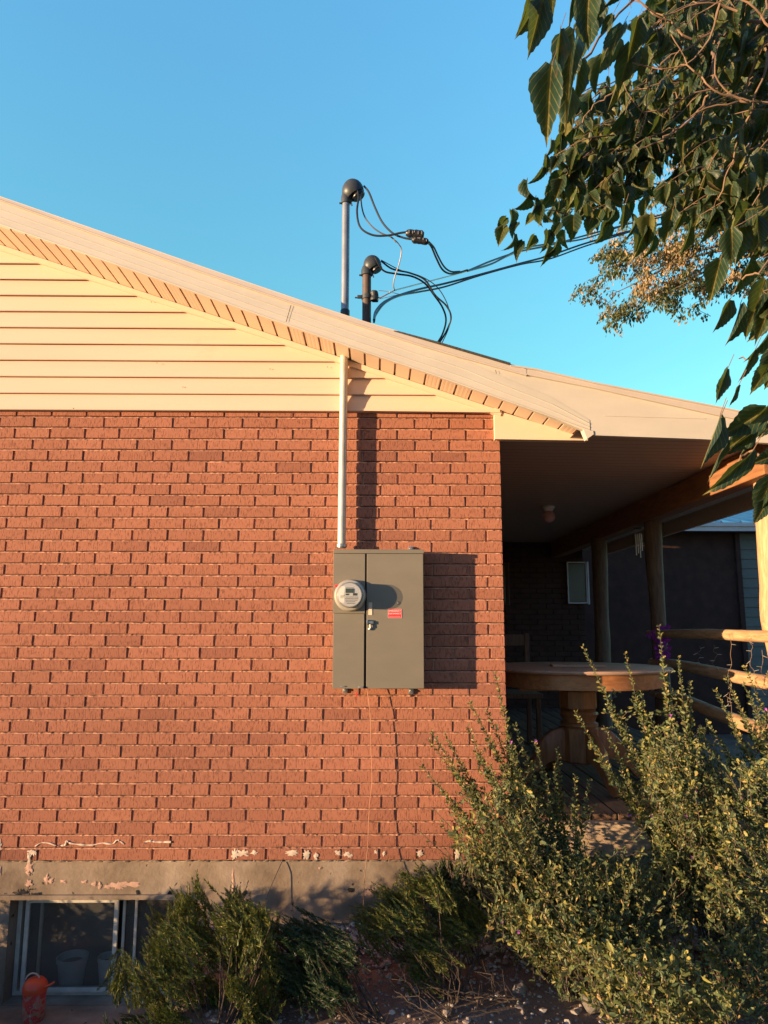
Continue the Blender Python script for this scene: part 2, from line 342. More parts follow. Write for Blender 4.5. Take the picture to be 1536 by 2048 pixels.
def smooth(pts, n=8):         # Catmull-Rom
    pts = [Vector(p) for p in pts]; q = [pts[0]*2-pts[1]]+pts+[pts[-1]*2-pts[-2]]; out = []
    for i in range(1, len(q)-2):
        for k in range(n):
            t = k/n; a, b, c, d = q[i-1:i+3]
            out.append(.5*((2*b)+(c-a)*t+(2*a-5*b+4*c-d)*t*t+(3*b-a-3*c+d)*t**3))
    out.append(pts[-1]); return out
def fastmesh(name, V, Fc, mat, parent=None, uv=None, sm=False):   # V (n,3) array, Fc (m,k) array
    me = bpy.data.meshes.new(name); k = Fc.shape[1]
    me.vertices.add(len(V)); me.vertices.foreach_set('co', V.astype(np.float32).ravel())
    me.loops.add(Fc.size); me.loops.foreach_set('vertex_index', Fc.astype(np.int32).ravel())
    me.polygons.add(len(Fc)); me.polygons.foreach_set('loop_start', np.arange(0, Fc.size, k, dtype=np.int32))
    me.polygons.foreach_set('use_smooth', np.full(len(Fc), sm))
    if uv is not None:
        ul = me.uv_layers.new(name='UVMap'); ul.data.foreach_set('uv', uv[Fc.ravel()].astype(np.float32).ravel())
    me.materials.append(MB_[mat]); me.update(calc_edges=True); me.validate()
    o = bpy.data.objects.new(name, me); scene.collection.objects.link(o)
    if parent is not None: o.parent = parent; o.matrix_parent_inverse = parent.matrix_world.inverted()
    return o

# ------------------------------------------------------------------ ground
GZ = -.37
def gz(x, y):
    z = GZ + .05*y*(1 if y < 0 else 0) if y > -3 else GZ-.15
    if y > -1.6 and y < 0: z += .025*noise.noise(Vector((x*2.1, y*2.1, 0))) + .012*noise.noise(Vector((x*7, y*7, 3)))
    if x < -1.60 and y > -1.35: z = -.95                      # window well
    return z
xs = [-300, -80, -25, -9, -5] + list(np.arange(-4, 3.01, .06)) + [3.4, 4, 6, 10, 30, 90, 300]
ys = [-300, -90, -30, -12, -6, -4, -3, -2.3] + list(np.arange(-1.86, .061, .06)) + [.5, 2, 4, 6, 12, 40, 120, 400]
V = np.array([(x, y, gz(x, y) if -3.5 < x < 3.2 else (GZ-.15 if y < -3 else GZ+.05*min(y, 0))) for y in ys for x in xs]); nx = len(xs)
Fc = np.array([(j*nx+i, j*nx+i+1, (j+1)*nx+i+1, (j+1)*nx+i) for j in range(len(ys)-1) for i in range(nx-1)])
g = fastmesh('ground', V, Fc, 'soil', sm=True); g['kind'] = 'structure'; g['label'] = 'reddish soil bed at the foot of the brick wall'
# gravel
bm = bmesh.new(); bmesh.ops.create_icosphere(bm, subdivisions=1, radius=1); IV = np.array([v.co[:] for v in bm.verts]); IF = np.array([[v.index for v in f.verts] for f in bm.faces]); bm.free()
def stones(name, spots, mat):
    Vs = []; Fs = []; o = 0
    for (x, y, z, s) in spots:
        q = IV*rng.uniform(.72, 1.25, (len(IV), 1))*np.array([1, rng.uniform(.6, 1), rng.uniform(.45, .75)])*s
        a, b = rng.uniform(0, 6.28, 2); ca, sa = math.cos(a), math.sin(a); q = q@np.array([[ca, -sa, 0], [sa, ca, 0], [0, 0, 1]])
        b = (b-3.14)*.15; cb, sb = math.cos(b), math.sin(b); q = q@np.array([[1, 0, 0], [0, cb, -sb], [0, sb, cb]])
        Vs.append(q+np.array([x, y, z])); Fs.append(IF+o); o += len(IV)
    return fastmesh(name, np.vstack(Vs), np.vstack(Fs), mat)
sp = []
for i in range(5200):
    x = random.uniform(-1.6, 1.2); y = -abs(random.gauss(0, .16))-.012
    if y < -.62: continue
    s = random.uniform(.006, .014)*(1 if random.random() < .93 else 1.8); sp.append((x, y, gz(x, y)+s*.25+max(0, .05+y*.12), s))
for i in range(3600):
    x = random.uniform(-1.6, 1.6); y = random.uniform(-1.5, -.3); s = random.uniform(.005, .012)*(1 if random.random() < .95 else 1.9)
    sp.append((x, y, gz(x, y)+s*.2, s))
go = stones('gravel', sp, 'gravel'); tag(go, 'grey and brown pebbles spread along the foundation', 'gravel', kind='stuff')

# ------------------------------------------------------------------ the brick house
M_, C_ = .2032, .0665
house = thing('brick_house', 'red brick house with cream gable siding and sloping eave', 'house', (-1.5, 0, -.37))
EAVEZ = 2.49
def brickwall(xa, xb, z0, rows, side=False, seed=1):
    rr = random.Random(seed); b = MB(); o = MB()
    def T(x, y, z): return (x, y, z) if not side else (-y, x, z)
    for r in range(rows):
        z = z0+r*C_; off = -.45*M_ if r % 2 == 0 else 0; drift = rr.uniform(-.008, .008)
        x = xb
        edges = [xb]; e = xb+(off if r % 2 == 0 else -M_)
        if r % 2 == 0: e = xb+off
        while e > xa: edges.append(e+drift+rr.uniform(-.0025, .0025)); e -= M_
        edges.append(xa)
        for i in range(len(edges)-1):
            x1 = edges[i]-(.0 if i == 0 else .0052); x0 = edges[i+1]+.0052
            if x1-x0 < .01: continue
            zt = z+C_-.0058+rr.uniform(-.001, .001); zb = z+.0042+rr.uniform(-.001, .001)
            yf = rr.uniform(-.0022, .0018); c = .0018; tl = rr.uniform(-.0012, .0012)
            n_ = 5; vs = []; jag = [rr.uniform(-.0007, .0007) for _ in range(4*n_)]
            xsq = [x0+(x1-x0)*k/(n_-1) for k in range(n_)]
            for k in range(n_):
                zz0 = zb+jag[k]; zz1 = zt+jag[n_+k]; xc = xsq[k]; ins = c if k == 0 else (-c if k == n_-1 else 0)
                vs += [T(xc, .03, zz0), T(xc, yf+c, zz0), T(xc+ins, yf+tl*(k/(n_-1)-.5), zz0+c+jag[2*n_+k]), T(xc+ins, yf+tl*(k/(n_-1)-.5), zz1-c+jag[3*n_+k]), T(xc, yf+c, zz1), T(xc, .03, zz1)]
            fs = [(k*6+j, (k+1)*6+j, (k+1)*6+j+1, k*6+j+1) for k in range(n_-1) for j in range(5)]
            fs += [(0, 1, 2, 3, 4, 5), tuple((n_-1)*6+j for j in range(5, -1, -1))]
            b.add(vs, fs)
        # bed joint strip, weathered and uneven
        n_ = int((xb-xa)/.012); vs = []; zb = z+C_-.001
        for k in range(n_+1):
            xx = xa+(xb-xa-.004)*k/n_; q = .004+.004*noise.noise(Vector((xx*30, z*50, seed)))+rr.uniform(-.0022, .0022)
            vs += [T(xx, .012, zb-.009), T(xx, q*.5+.0005, zb-.0065+rr.uniform(-.0012, .0012)), T(xx, q+.0005, zb-.0012+rr.uniform(-.0016, .0012)), T(xx, .010, zb+.0045)]
        o.add(vs, [(k*4+j, (k+1)*4+j, (k+1)*4+j+1, k*4+j+1) for k in range(n_) for j in range(2)])
        o.add(vs, [(k*4+2, (k+1)*4+2, (k+1)*4+3, k*4+3) for k in range(n_)], mi=1)
    zt = z0+rows*C_
    vs = [T(xa, .0125, z0), T(xb-.002, .0125, z0), T(xb-.002, .0125, zt), T(xa, .0125, zt)]; o.add(vs, [(0, 1, 2, 3)])
    return b, o
wall_root, mo = brickwall(-5.4, 0, 0, 38, False, 3)
wo = wall_root.build('brick_wall', 'brick', house); wo['label'] = 'sunlit red brick gable wall'
mo.build('mortar', ['mortar', 'darkjoint'], wo)
b2, m2 = brickwall(.035, 5.2, 0, 38, True, 5)
so_ = b2.build('brick_wall', 'brick', house); so_['label'] = 'brick side wall facing the porch'; m2.build('mortar', ['mortar', 'darkjoint'], so_)
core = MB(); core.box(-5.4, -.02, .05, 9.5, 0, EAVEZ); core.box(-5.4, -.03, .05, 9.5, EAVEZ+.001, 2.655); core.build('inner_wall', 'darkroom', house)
# foundation with window opening
WX0, WX1, WZ0, WZ1 = -2.665, -1.80, -.705, -.192
f = MB()
def cface(x0, x1, z0, z1, y=.004):
    nxx = max(1, int((x1-x0)/.05)); nzz = max(1, int((z1-z0)/.05)); vs = []
    for j in range(nzz+1):
        for i in range(nxx+1):
            x = x0+(x1-x0)*i/nxx; z = z0+(z1-z0)*j/nzz
            e = i in (0, nxx) or j in (0, nzz)
            vs.append((x, y+(0 if e else .004*noise.noise(Vector((x*5, z*5, 1)))), z+(.004*noise.noise(Vector((x*23, 7, 2))) if j == nzz and z1 > -.05 else 0)))
    f.add(vs, [(j*(nxx+1)+i, j*(nxx+1)+i+1, (j+1)*(nxx+1)+i+1, (j+1)*(nxx+1)+i) for j in range(nzz) for i in range(nxx)], True)
cface(-5.4, WX0, -1.1, 0); cface(WX1, 0, -1.1, 0); cface(WX0, WX1, WZ1, 0); cface(WX0, WX1, -1.1, WZ0)
f.add([(WX0, .004, WZ0), (WX0, .004, WZ1), (WX0, .16, WZ1), (WX0, .16, WZ0)], [(0, 1, 2, 3)])
f.add([(WX1, .004, WZ0), (WX1, .004, WZ1), (WX1, .16, WZ1), (WX1, .16, WZ0)], [(0, 1, 2, 3)])
f.add([(WX0, .004, WZ1), (WX1, .004, WZ1), (WX1, .16, WZ1), (WX0, .16, WZ1)], [(0, 1, 2, 3)])
f.add([(WX0, .004, WZ0), (WX1, .004, WZ0), (WX1, .16, WZ0), (WX0, .16, WZ0)], [(0, 1, 2, 3)])
f.add([(0, .004, -1.1), (0, 5.2, -1.1), (0, 5.2, 0), (0, .004, 0)], [(0, 1, 2, 3)])
fo = f.build('foundation', 'concrete', house, autos=True); fo['label'] = 'stained concrete foundation band'
lp = MB(); lp.rbox(-2.95, WX1+.03, -.012, .003, WZ1, WZ1+.024, .004); lp.build('lintel_lip', 'concrete', fo)
# paint flecks on wall and foundation
def blob(mb, u, v, rw, rh, y, n=24, j=.35, hook=0):
    c = at(u, v, y); s = 1/352; vs = [(c.x, y-.002, c.z)]
    for k in range(n):
        a = 2*math.pi*k/n; q = 1+random.uniform(-j, j)*1.5
        vs.append((c.x+math.cos(a)*rw*s*q, y, c.z+math.sin(a)*rh*s*q))
    mb.add(vs, [(0, 1+k, 1+(k+1) % n) for k in range(n)], True)
def streak(mb, pts, y, wd):
    ps = smooth([at(u, v, y) for u, v in pts], 5)
    mb.tube(ps, [max(.0007, wd*.6*random.uniform(.3, 1.3)/352/2) for _ in ps], 6)
class Sep:
    def __init__(s, name, mat, par): s.a = (name, mat, par)
    def add(s, *a, **k): m = MB(); m.add(*a, **k); m.build(*s.a)
    def tube(s, *a, **k): m = MB(); m.tube(*a, **k); m.build(*s.a)
    def lathe(s, *a, **k): m = MB(); m.lathe(*a, **k); m.build(*s.a)
    def build(s, *a): pass
fl = Sep('peeling_paint', 'flake', wo)
streak(fl, [(70, 1693), (82, 1686), (97, 1686), (112, 1691)], -.003, 4)
streak(fl, [(118, 1691), (130, 1690), (133, 1682), (140, 1686), (160, 1689), (185, 1690), (205, 1686), (225, 1688), (235, 1680), (248, 1688)], -.003, 6)
streak(fl, [(288, 1685), (300, 1682), (315, 1684), (342, 1684)], -.003, 6)
for u, v, a, b_ in ((62, 1704, 6, 3), (68, 1705, 5, 5), (58, 1713, 3, 8), (0, 1690, 3, 9), (470, 1709, 7, 9), (485, 1706, 12, 5), (508, 1706, 6, 4), (612, 1709, 6, 8), (631, 1712, 4, 6), (585, 1706, 12, 4), (676, 1706, 5, 4), (693, 1709, 7, 4), (700, 1712, 5, 3), (752, 1704, 3, 3), (768, 1707, 3, 4), (840, 1706, 6, 5), (915, 1709, 6, 9)):
    blob(fl, u, v, a, b_, -.0035)
fl.build('peeling_paint', 'flake', wo)
fl = Sep('primer_patch', 'flakepink', fo)
for u, v, a, b_ in ((57, 1734, 8, 8), (56, 1745, 4, 5), (0, 1742, 3, 12), (57, 1768, 6, 6), (93, 1758, 4, 8), (102, 1762, 5, 5), (126, 1763, 6, 3), (57, 1797, 4, 4), (168, 1764, 5, 3), (188, 1768, 4, 4), (236, 1770, 14, 6), (262, 1769, 18, 4), (215, 1773, 8, 3), (240, 1774, 6, 5), (466, 1750, 2, 12), (467, 1766, 3, 14), (200, 1771, 3, 6), (640, 1736, 3, 2), (740, 1783, 10, 8)):
    blob(fl, u, v, a, b_, .0015)
fl.build('primer_patch', 'flakepink', fo)
pk = MB()                         # broken rubble pocket above window and mortar drips
for i in range(34):
    blob(pk, random.gauss(45, 16), random.gauss(1788, 5), random.uniform(1, 3), random.uniform(1, 3), -.0005, 7)
pk.build('rubble_pocket', 'gap', fo); pk = Sep('form_tie_hole', 'gap', fo)
for u, v in ((275, 1785), (337, 1789), (490, 1785), (700, 1781)): blob(pk, u, v, 5, 5, .0008, 9)
pk.build('form_tie_hole', 'gap', fo)
dr = MB()
for i in range(110):
    x = random.uniform(-2.8, -.1); w_ = random.uniform(.004, .035); h_ = random.uniform(.002, .006)
    q = [(x+math.cos(a)*w_*random.uniform(.6, 1.2), .0-random.uniform(0, .002), -.002+math.sin(a)*h_*random.uniform(.6, 1.2)) for a in np.linspace(0, 5.6, 8)]
    dr.add([(x, -.005, -.002)]+q, [(0, 1+k, 1+(k+1) % 8) for k in range(8)], False)
dr.build('mortar_drip', 'concrete', fo)
# basement window
win = MB(); yf = .10
def fr(x0, x1, z0, z1, t_, y0, y1, mb):
    mb.box(x0, x0+t_, y0, y1, z0, z1); mb.box(x1-t_, x1, y0, y1, z0, z1); mb.box(x0+t_, x1-t_, y0, y1, z1-t_, z1); mb.box(x0+t_, x1-t_, y0, y1, z0, z0+t_)
fr(WX0+.002, WX1-.002, WZ0+.001, WZ1-.001, .022, .10, .155, win)
wino = win.build('window', 'alu', house); wino['label'] = 'basement sliding window with dull metal frame'
xm = at(229, 1900, .1).x
s1 = MB(); fr(WX0+.05, xm+.014, WZ0+.024, WZ1-.024, .021, .082, .099, s1); s1.build('sash', 'alu', wino)
xm2 = at(268, 1900, .13).x
s2 = MB(); fr(xm+.03, xm2+.012, WZ0+.024, WZ1-.024, .013, .112, .125, s2); s2.build('sash', 'alu', wino); s2 = MB(); s2.box(WX0+.11, WX0+.125, .128, .14, WZ0+.03, WZ1-.03); s2.build('mullion', 'alu', wino)
pn = MB(); pn.box(WX0+.07, xm-.006, .089, .092, WZ0+.044, WZ1-.044); pn.box(xm+.02, WX1-.025, .130, .133, WZ0+.024, WZ1-.024); pn.build('pane', 'dustyglass', wino)
rm = MB()
for q in ([(WX0-.3, 1.2, -1.0), (WX1+.3, 1.2, -1.0), (WX1+.3, 1.2, .0), (WX0-.3, 1.2, .0)], [(WX0-.3, .162, WZ0-.012), (WX1+.3, .162, WZ0-.012), (WX1+.3, 1.2, WZ0-.012), (WX0-.3, 1.2, WZ0-.012)],
          [(WX0-.3, .162, -1), (WX0-.3, 1.2, -1), (WX0-.3, 1.2, 0), (WX0-.3, .162, 0)], [(WX1+.3, .162, -1), (WX1+.3, 1.2, -1), (WX1+.3, 1.2, 0), (WX1+.3, .162, 0)], [(WX0-.3, .162, -.06), (WX1+.3, .162, -.06), (WX1+.3, 1.2, -.06), (WX0-.3, 1.2, -.06)]):
    rm.add(q, [(0, 1, 2, 3)])
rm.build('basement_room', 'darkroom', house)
sl = MB(); sl.rbox(WX0-.35, WX1+.3, -.40, .078, WZ0-.14, WZ0-.006, .008); sl.build('sill', 'concrete', wino)

# gable siding
ZS = EAVEZ; A = at(0, 492, -.02); B = at(995, 822, -.02); SL = (B.z-A.z)/(B.x-A.x)
def rakez(x): return B.z+SL*(x-B.x)
sd_ = MB(); h = .1016; k = 0
while True:
    z0 = ZS+k*h; z1 = z0+h
    if z0 > rakez(-5.4)-.02: break
    def xr(z): return min(B.x, B.x+(z-B.z)/SL)
    xa = -5.4; r0 = xr(z0) if k else -.03; r1 = xr(z1)
    nseg = 24
    vs = []; y0, y1 = -.034, -.013
    for i in range(nseg+1):
        t_ = i/nseg; xb0 = xa+(r0-xa)*t_; xb1 = xa+(r1-xa)*t_; wv = .0015*noise.noise(Vector((xb0*1.5, k, 0)))
        vs += [(xb0, -.010, z0+.012), (xb0, y0+.004, z0+.0005+wv*.5), (xb0, y0+wv, z0+.004), (xb0+(xb1-xb0)*.55, y0+.008+wv, z0+.055), (xb1, y1+wv, z1+.006)]
    sd_.add(vs, [(i*5+j, (i+1)*5+j, (i+1)*5+j+1, i*5+j+1) for i in range(nseg) for j in range(4)])
    k += 1
sdo = sd_.build('gable_siding', 'siding', house); sdo['label'] = 'cream horizontal lap siding on the gable'
bk = MB(); bk.prism([(-5.4, EAVEZ), (-.02, EAVEZ), (B.x, B.z), (-5.4, rakez(-5.4))], -.005, .03); bk.build('gable_wall', 'trim', house)
tr = MB()
tr.prism([(-5.4, rakez(-5.4)-.032), (0.0, rakez(0)-.032), (.01, rakez(.01)+.002), (-5.4, rakez(-5.4)+.002)], -.041, -.012)
tr.prism([(-.80, 2.490), (-.003, 2.484), (-.003, 2.510), (-.80, 2.503)], -.046, -.031)
tr.build('trim', 'trim', sdo)
nl = Sep('nail_head', 'gap', sdo)
for u, v in ((314, 726), (540, 738), (366, 774), (147, 817), (273, 594), (303, 604), (655, 734)):
    c = at(u, v, -.032); nl.lathe([(.0028, 0), (.0028, .002)], (c.x, c.y, c.z), 'y', 8)
nl.build('nail_head', 'gap', sdo)
# soffit slats between wall and rake fascia
YO = -.325
sv = MB(); w0 = .0870; x = -5.2; i = 0
g0 = at(156, 537.6, -.02).x                                   # a groove of the photograph
x = g0-w0*26; i = -26
ends = at(1178, 872, -.16).x
while x < .53:
    vent = ((i+3) % 9) < 3
    if x > .455: break
    for (xa, xb, dz, mi) in ((x+.006, x+w0-.006, 0, 1 if vent else 0), (x+w0-.006, x+w0+.006, .012, 2)):
        za, zb = rakez(xa)+.004+dz, rakez(xb)+.004+dz
        yb = -.041 if xa < -.03 else -.03
        sv.add([(xa, YO+.004, za), (xb, YO+.004, zb), (xb, yb, zb), (xa, yb, za), (xa, YO+.004, za+.014), (xb, YO+.004, zb+.014), (xb, yb, zb+.014), (xa, yb, za+.014)],
               [(0, 1, 2, 3), (4, 7, 6, 5), (0, 4, 5, 1), (1, 5, 6, 2), (2, 6, 7, 3), (3, 7, 4, 0)], mi=mi)
    x += w0; i += 1
MB_['groove'] = basic('soffit_groove', (.30, .19, .12), .6, var=.05, bstr=0)
sv.build('soffit', ['soffit', 'vent', 'groove'], house)
# rake fascia as a profiled aluminium strip following the photographed edge
def strip(mb, low, high, Y, th, prof, xext=None):
    """low/high: pixel polylines of the lower and upper edge; prof: list of (t, proud)"""
    lo = [at(u, v, Y) for u, v in low]; hi = [at(u, v, Y) for u, v in high]
    def samp(P_, s):
        for a, b in zip(P_[:-1], P_[1:]):
            if s <= b.x: q = (s-a.x)/(b.x-a.x); return a.z+(b.z-a.z)*q
        a, b = P_[-2:]; return a.z+(b.z-a.z)*(s-a.x)/(b.x-a.x)
    x0, x1 = lo[0].x, lo[-1].x
    n = 90; vs = []; m_ = len(prof)
    for i in range(n+1):
        xx = x0+(x1-x0)*i/n; zl = samp(lo, xx); zh = samp(hi, xx)
        for t_, pr_ in prof: vs.append((xx, Y-pr_+.0015*noise.noise(Vector((xx*3, t_*3, 5))), zl+(zh-zl)*t_))
        vs += [(xx, Y+th, zh), (xx, Y+th, zl)]
    q = m_+2
    fs = [(i*q+j, (i+1)*q+j, (i+1)*q+(j+1) % q, i*q+(j+1) % q) for i in range(n) for j in range(q)]
    fs += [tuple(range(q)), tuple(n*q+j for j in range(q-1, -1, -1))]
    mb.add(vs, fs)
PROF = [(0, .004), (.04, .006), (.05, .001), (.30, .0015), (.32, .0045), (.34, .0015), (.62, .001), (.64, .0045), (.66, .001), (1, 0)]
fa = MB()
strip(fa, [(-900, 133), (0, 450), (300, 553), (562, 646), (740, 708), (869, 751), (1040, 812), (1180, 862)],
          [(-900, 85), (0, 402), (390, 542), (600, 613), (841, 693), (925, 718), (991, 748), (1100, 792), (1182, 842)], YO, .02, PROF)
# folded corner at the tail
c0 = at(1181, 862, YO); c1 = at(1184, 842, YO)
p_ = [at(1168, 857, YO), at(1189, 852, YO), at(1192, 866, YO), at(1178, 882, YO+.0)]
p_ = [at(1166, 858, YO), at(1186, 862, YO), at(1187, 869, YO), at(1174, 878, YO)]
fa.add([(q.x, YO-.004, q.z) for q in p_]+[(q.x, YO+.05, q.z) for q in p_], [(0, 1, 2, 3), (7, 6, 5, 4), (0, 4, 5, 1), (1, 5, 6, 2), (2, 6, 7, 3), (3, 7, 4, 0)])
fao = fa.build('rake_fascia', 'fascia', house); fao['label'] = 'long creased metal fascia board along the gable roof edge'
jt = Sep('seam', 'gap', fao)
for u0, v0, u1, v1, wd in ((582, 611, 572, 645, 1.2), (990, 741, 992, 748, 1), (841, 692, 846, 683, 1)):
    a, b = at(u0, v0, YO), at(u1, v1, YO); s_ = wd/352
    jt.add([(a.x, YO-.0075, a.z), (a.x+s_, YO-.0075, a.z), (b.x+s_, YO-.0075, b.z), (b.x, YO-.0075, b.z)], [(0, 1, 2, 3)])
jt.build('seam', 'gap', fao)
dp = MB(); YD = YO-.012
strip(dp, [(-900, 83), (0, 401), (390, 541), (600, 612), (841, 692), (925, 716), (1053, 751)],
          [(-900, 74), (0, 392.5), (390, 528), (600, 600), (740, 646), (877, 685), (1020, 728), (1053, 739)], YD, .03, [(0, .004), (.12, .006), (.16, 0), (.9, 0), (1, .002)])
dp.build('drip_edge', 'drip', fao)
# roof sheet
rf = MB(); e0 = at(-900, 74, YD); e1 = at(0, 392.5, YD); e2 = at(600, 600, YD); e3 = at(877, 685, YD); e4 = at(1020, 727, YD); e15 = at(480, 559, YD)
pr = [e0, e1, e15, e2, e3, e4]
vs = []
for p, o_ in zip(pr, (-.03, -.03, -.03, -.021, -.013, -.012)): vs += [(p.x, YO-.030 if o_ > -.02 else YO+.025, p.z+o_), (p.x, YO-.030 if o_ > -.02 else YO+.025, p.z+o_+.010), (p.x, 9.6, p.z+o_+.010), (p.x, 9.6, p.z-.01), (p.x, YO+.01, p.z-.01)]
rf.add(vs, [(i*5+j, (i+1)*5+j, (i+1)*5+(j+1) % 5, i*5+(j+1) % 5) for i in range(5) for j in range(5)]+[(0, 1, 2, 3, 4), (29, 28, 27, 26, 25)])
rf.build('roof', 'shingle', house)
# header board over the porch opening
hb = MB(); a = at(990, 878, -.034); b = at(1176, 881, -.034); zt = rakez(a.x)+.0
hb.prism([(a.x, a.z), (b.x+.0, b.z), (b.x+.0, b.z+.012), (.02, rakez(.02)-.002), (a.x, rakez(.0)-.006)], -.034, .02)
hbo = hb.build('header_board', 'trim', house); hbo['label'] = 'cream boxed header board at the porch corner'

# ------------------------------------------------------------------ porch
XP = 1.60; DZ = .235; YB = 5.2
porch = thing('covered_porch', 'covered porch with log posts and plank deck beside the brick house', 'porch', (.9, 1.5, DZ))
YP = YO+.0015
pf = MB()
strip(pf, [(860, 735), (960, 775), (1068, 820), (1186, 868), (1190, 870.5), (1402, 878), (1536, 886), (1760, 900)], [(860, 692), (925, 717), (1060, 750), (1185, 776), (1335, 809), (1440, 832), (1536, 850), (1760, 893)], YP, .03, [(0, 0), (1, 0)])
for u0, v0, u1, v1 in ((1209, 831, 1410, 837),):
    a, b = at(u0, v0, YP), at(u1, v1, YP); pf.prism([(a.x, a.z-.0035), (b.x, b.z-.0035), (b.x, b.z), (a.x, a.z)], YP-.0035, YP+.01)
pfo = pf.build('end_fascia', 'fascia', porch)
pd = MB(); strip(pd, [(1040, 747), (1185, 776), (1335, 809), (1440, 832), (1536, 851), (1760, 895)], [(1040, 735), (1072, 740), (1185, 766), (1320, 792.5), (1455, 819), (1536, 836), (1760, 884)], YP-.012, .03, [(0, .004), (.14, .006), (.2, 0), (1, 0)])
pd.build('drip_edge', 'drip', pfo)
# porch roof
pr_ = [at(1020, 733, YP), at(1072, 741, YP), at(1185, 767, YP), at(1320, 793.5, YP), at(1455, 820, YP), at(1760, 885, YP)]
rs = MB(); vs = []
for p in pr_: vs += [(p.x, YP-.02, p.z-.004), (p.x, YP-.02, p.z+.004), (p.x, YB+.1, p.z+.004), (p.x, YB+.1, p.z-.012), (p.x, YP+.04, p.z-.012)]
rs.add(vs, [(i*5+j, (i+1)*5+j, (i+1)*5+(j+1) % 5, i*5+(j+1) % 5) for i in range(5) for j in range(5)]+[(0, 1, 2, 3, 4), (29, 28, 27, 26, 25)])
rs.build('roof', 'drip', porch)
xc0 = at(1190, 870.5, YP).x
def ceilz(x): return 2.338-.012*x
XE = 2.12
ce = MB(); ce.add([(.0, .04, ceilz(0)), (xc0-.06, .04, ceilz(xc0-.06)), (xc0-.06, YP+.035, ceilz(xc0-.06)), (XE, YP+.035, ceilz(XE)), (XE, YB, ceilz(XE)), (.0, YB, ceilz(0))], [(0, 1, 2, 3, 4, 5)])
ce.build('ceiling', 'ceiling', porch)
ef = MB(); ef.box(XE, XE+.03, YP+.035, YB, 2.13, ceilz(XE)+.03); ef.build('eave_fascia', 'trim', porch)
bmz0, bmz1 = 2.125, ceilz(XP)-.003
be = MB(); be.rbox(XP-.06, XP+.06, -.02, YB, bmz0, bmz1, .006); beo = be.build('beam', 'beam', porch); beo['label'] = 'orange stained beam running back under the ceiling'
def log_(pts, rads, name, mat, parent, knots=(), n=20, seed=0):
    rr = random.Random(seed); ps = smooth(pts, 8); mb = MB(); N = len(ps)
    rs_ = []
    for i in range(N):
        t_ = i/(N-1)*(len(rads)-1); j = min(int(t_), len(rads)-2); rs_.append(rads[j]+(rads[j+1]-rads[j])*(t_-j))
    vs = []; fs = []; up_ = None
    for i, p in enumerate(ps):
        d = (ps[min(i+1, N-1)]-ps[max(i-1, 0)]).normalized()
        if up_ is None: up_ = d.orthogonal().normalized()
        up_ = (up_-d*up_.dot(d)).normalized(); s_ = d.cross(up_)
        for k in range(n):
            a = 2*math.pi*k/n; q = rs_[i]*(1+.07*noise.noise(Vector((math.cos(a)*1.4, math.sin(a)*1.4, i*.13+seed*7)))+.02*noise.noise(Vector((math.cos(a)*6, math.sin(a)*6, i*.5))))
            v = p+(up_*math.cos(a)+s_*math.sin(a))*q
            for (kp, kr, kh) in knots:
                dd = (v-kp).length
                if dd < kr*2.2: v += (v-p).normalized()*kh*math.exp(-(dd/kr)**2)
            vs.append(v)
    for i in range(N-1):
        for k in range(n): fs.append((i*n+k, i*n+(k+1) % n, (i+1)*n+(k+1) % n, (i+1)*n+k))
    fs += [list(range(n))[::-1], [(N-1)*n+k for k in range(n)]]
    mb.add(vs, fs, True); return mb.build(name, mat, parent)
yP1, yP2, yP3 = .23, 1.93, 3.3
def pc(u, v, Y): return at(u, v, Y)
front = [pc(1533, 925, yP1), pc(1540, 1060, yP1), pc(1546, 1160, yP1), pc(1548, 1230, yP1), pc(1566, 1330, yP1), pc(1572, 1450, yP1), pc(1574, 1640, yP1)]
k1 = pc(1519, 1236, yP1-.03); k2 = pc(1518, 1130, yP1-.03)
o = log_(front, [.088, .078, .076, .074, .078, .085, .09], 'post', 'logwood', porch, [(k1, .035, .055), (k2, .022, .014)], n=28, seed=1); o['label'] = 'sunlit peeled log post with a knot'
o = log_([pc(1305, 1030, yP2), pc(1308, 1120, yP2), pc(1316, 1230, yP2), pc(1322, 1330, yP2), pc(1328, 1420, yP2), pc(1334, 1560, yP2)], [.072, .07, .062, .062, .07, .08], 'post', 'logdark', porch, seed=2); o['label'] = 'shaded log post in the middle of the porch'
o = log_([pc(1197, 1075, yP3), pc(1200, 1130, yP3), pc(1203, 1230, yP3), pc(1206, 1320, yP3), pc(1208, 1500, yP3)], [.08, .078, .07, .078, .085], 'post', 'logdark', porch, seed=3); o['label'] = 'dark log post at the back of the porch'
dk = MB(); x = .03
while x < 1.86:
    dk.rbox(x, x+.133, .0+random.uniform(-.004, .004), YB, DZ-.035, DZ+random.uniform(-.0015, .0015), .004); x += .142
dko = dk.build('deck', 'deck', porch)
rm_ = MB(); rm_.rbox(.0, 1.9, -.045, -.006, DZ-.205, DZ-.030, .004); rm_.build('rim_board', 'rim', dko)
for (x, y) in ((.15, .3), (1.0, .3), (1.75, .3), (.15, 2.5), (1.75, 2.5)):
    pr2 = MB(); pr2.box(x-.05, x+.05, y-.05, y+.05, -.5, DZ-.036); pr2.build('support_post', 'logdark', dko)
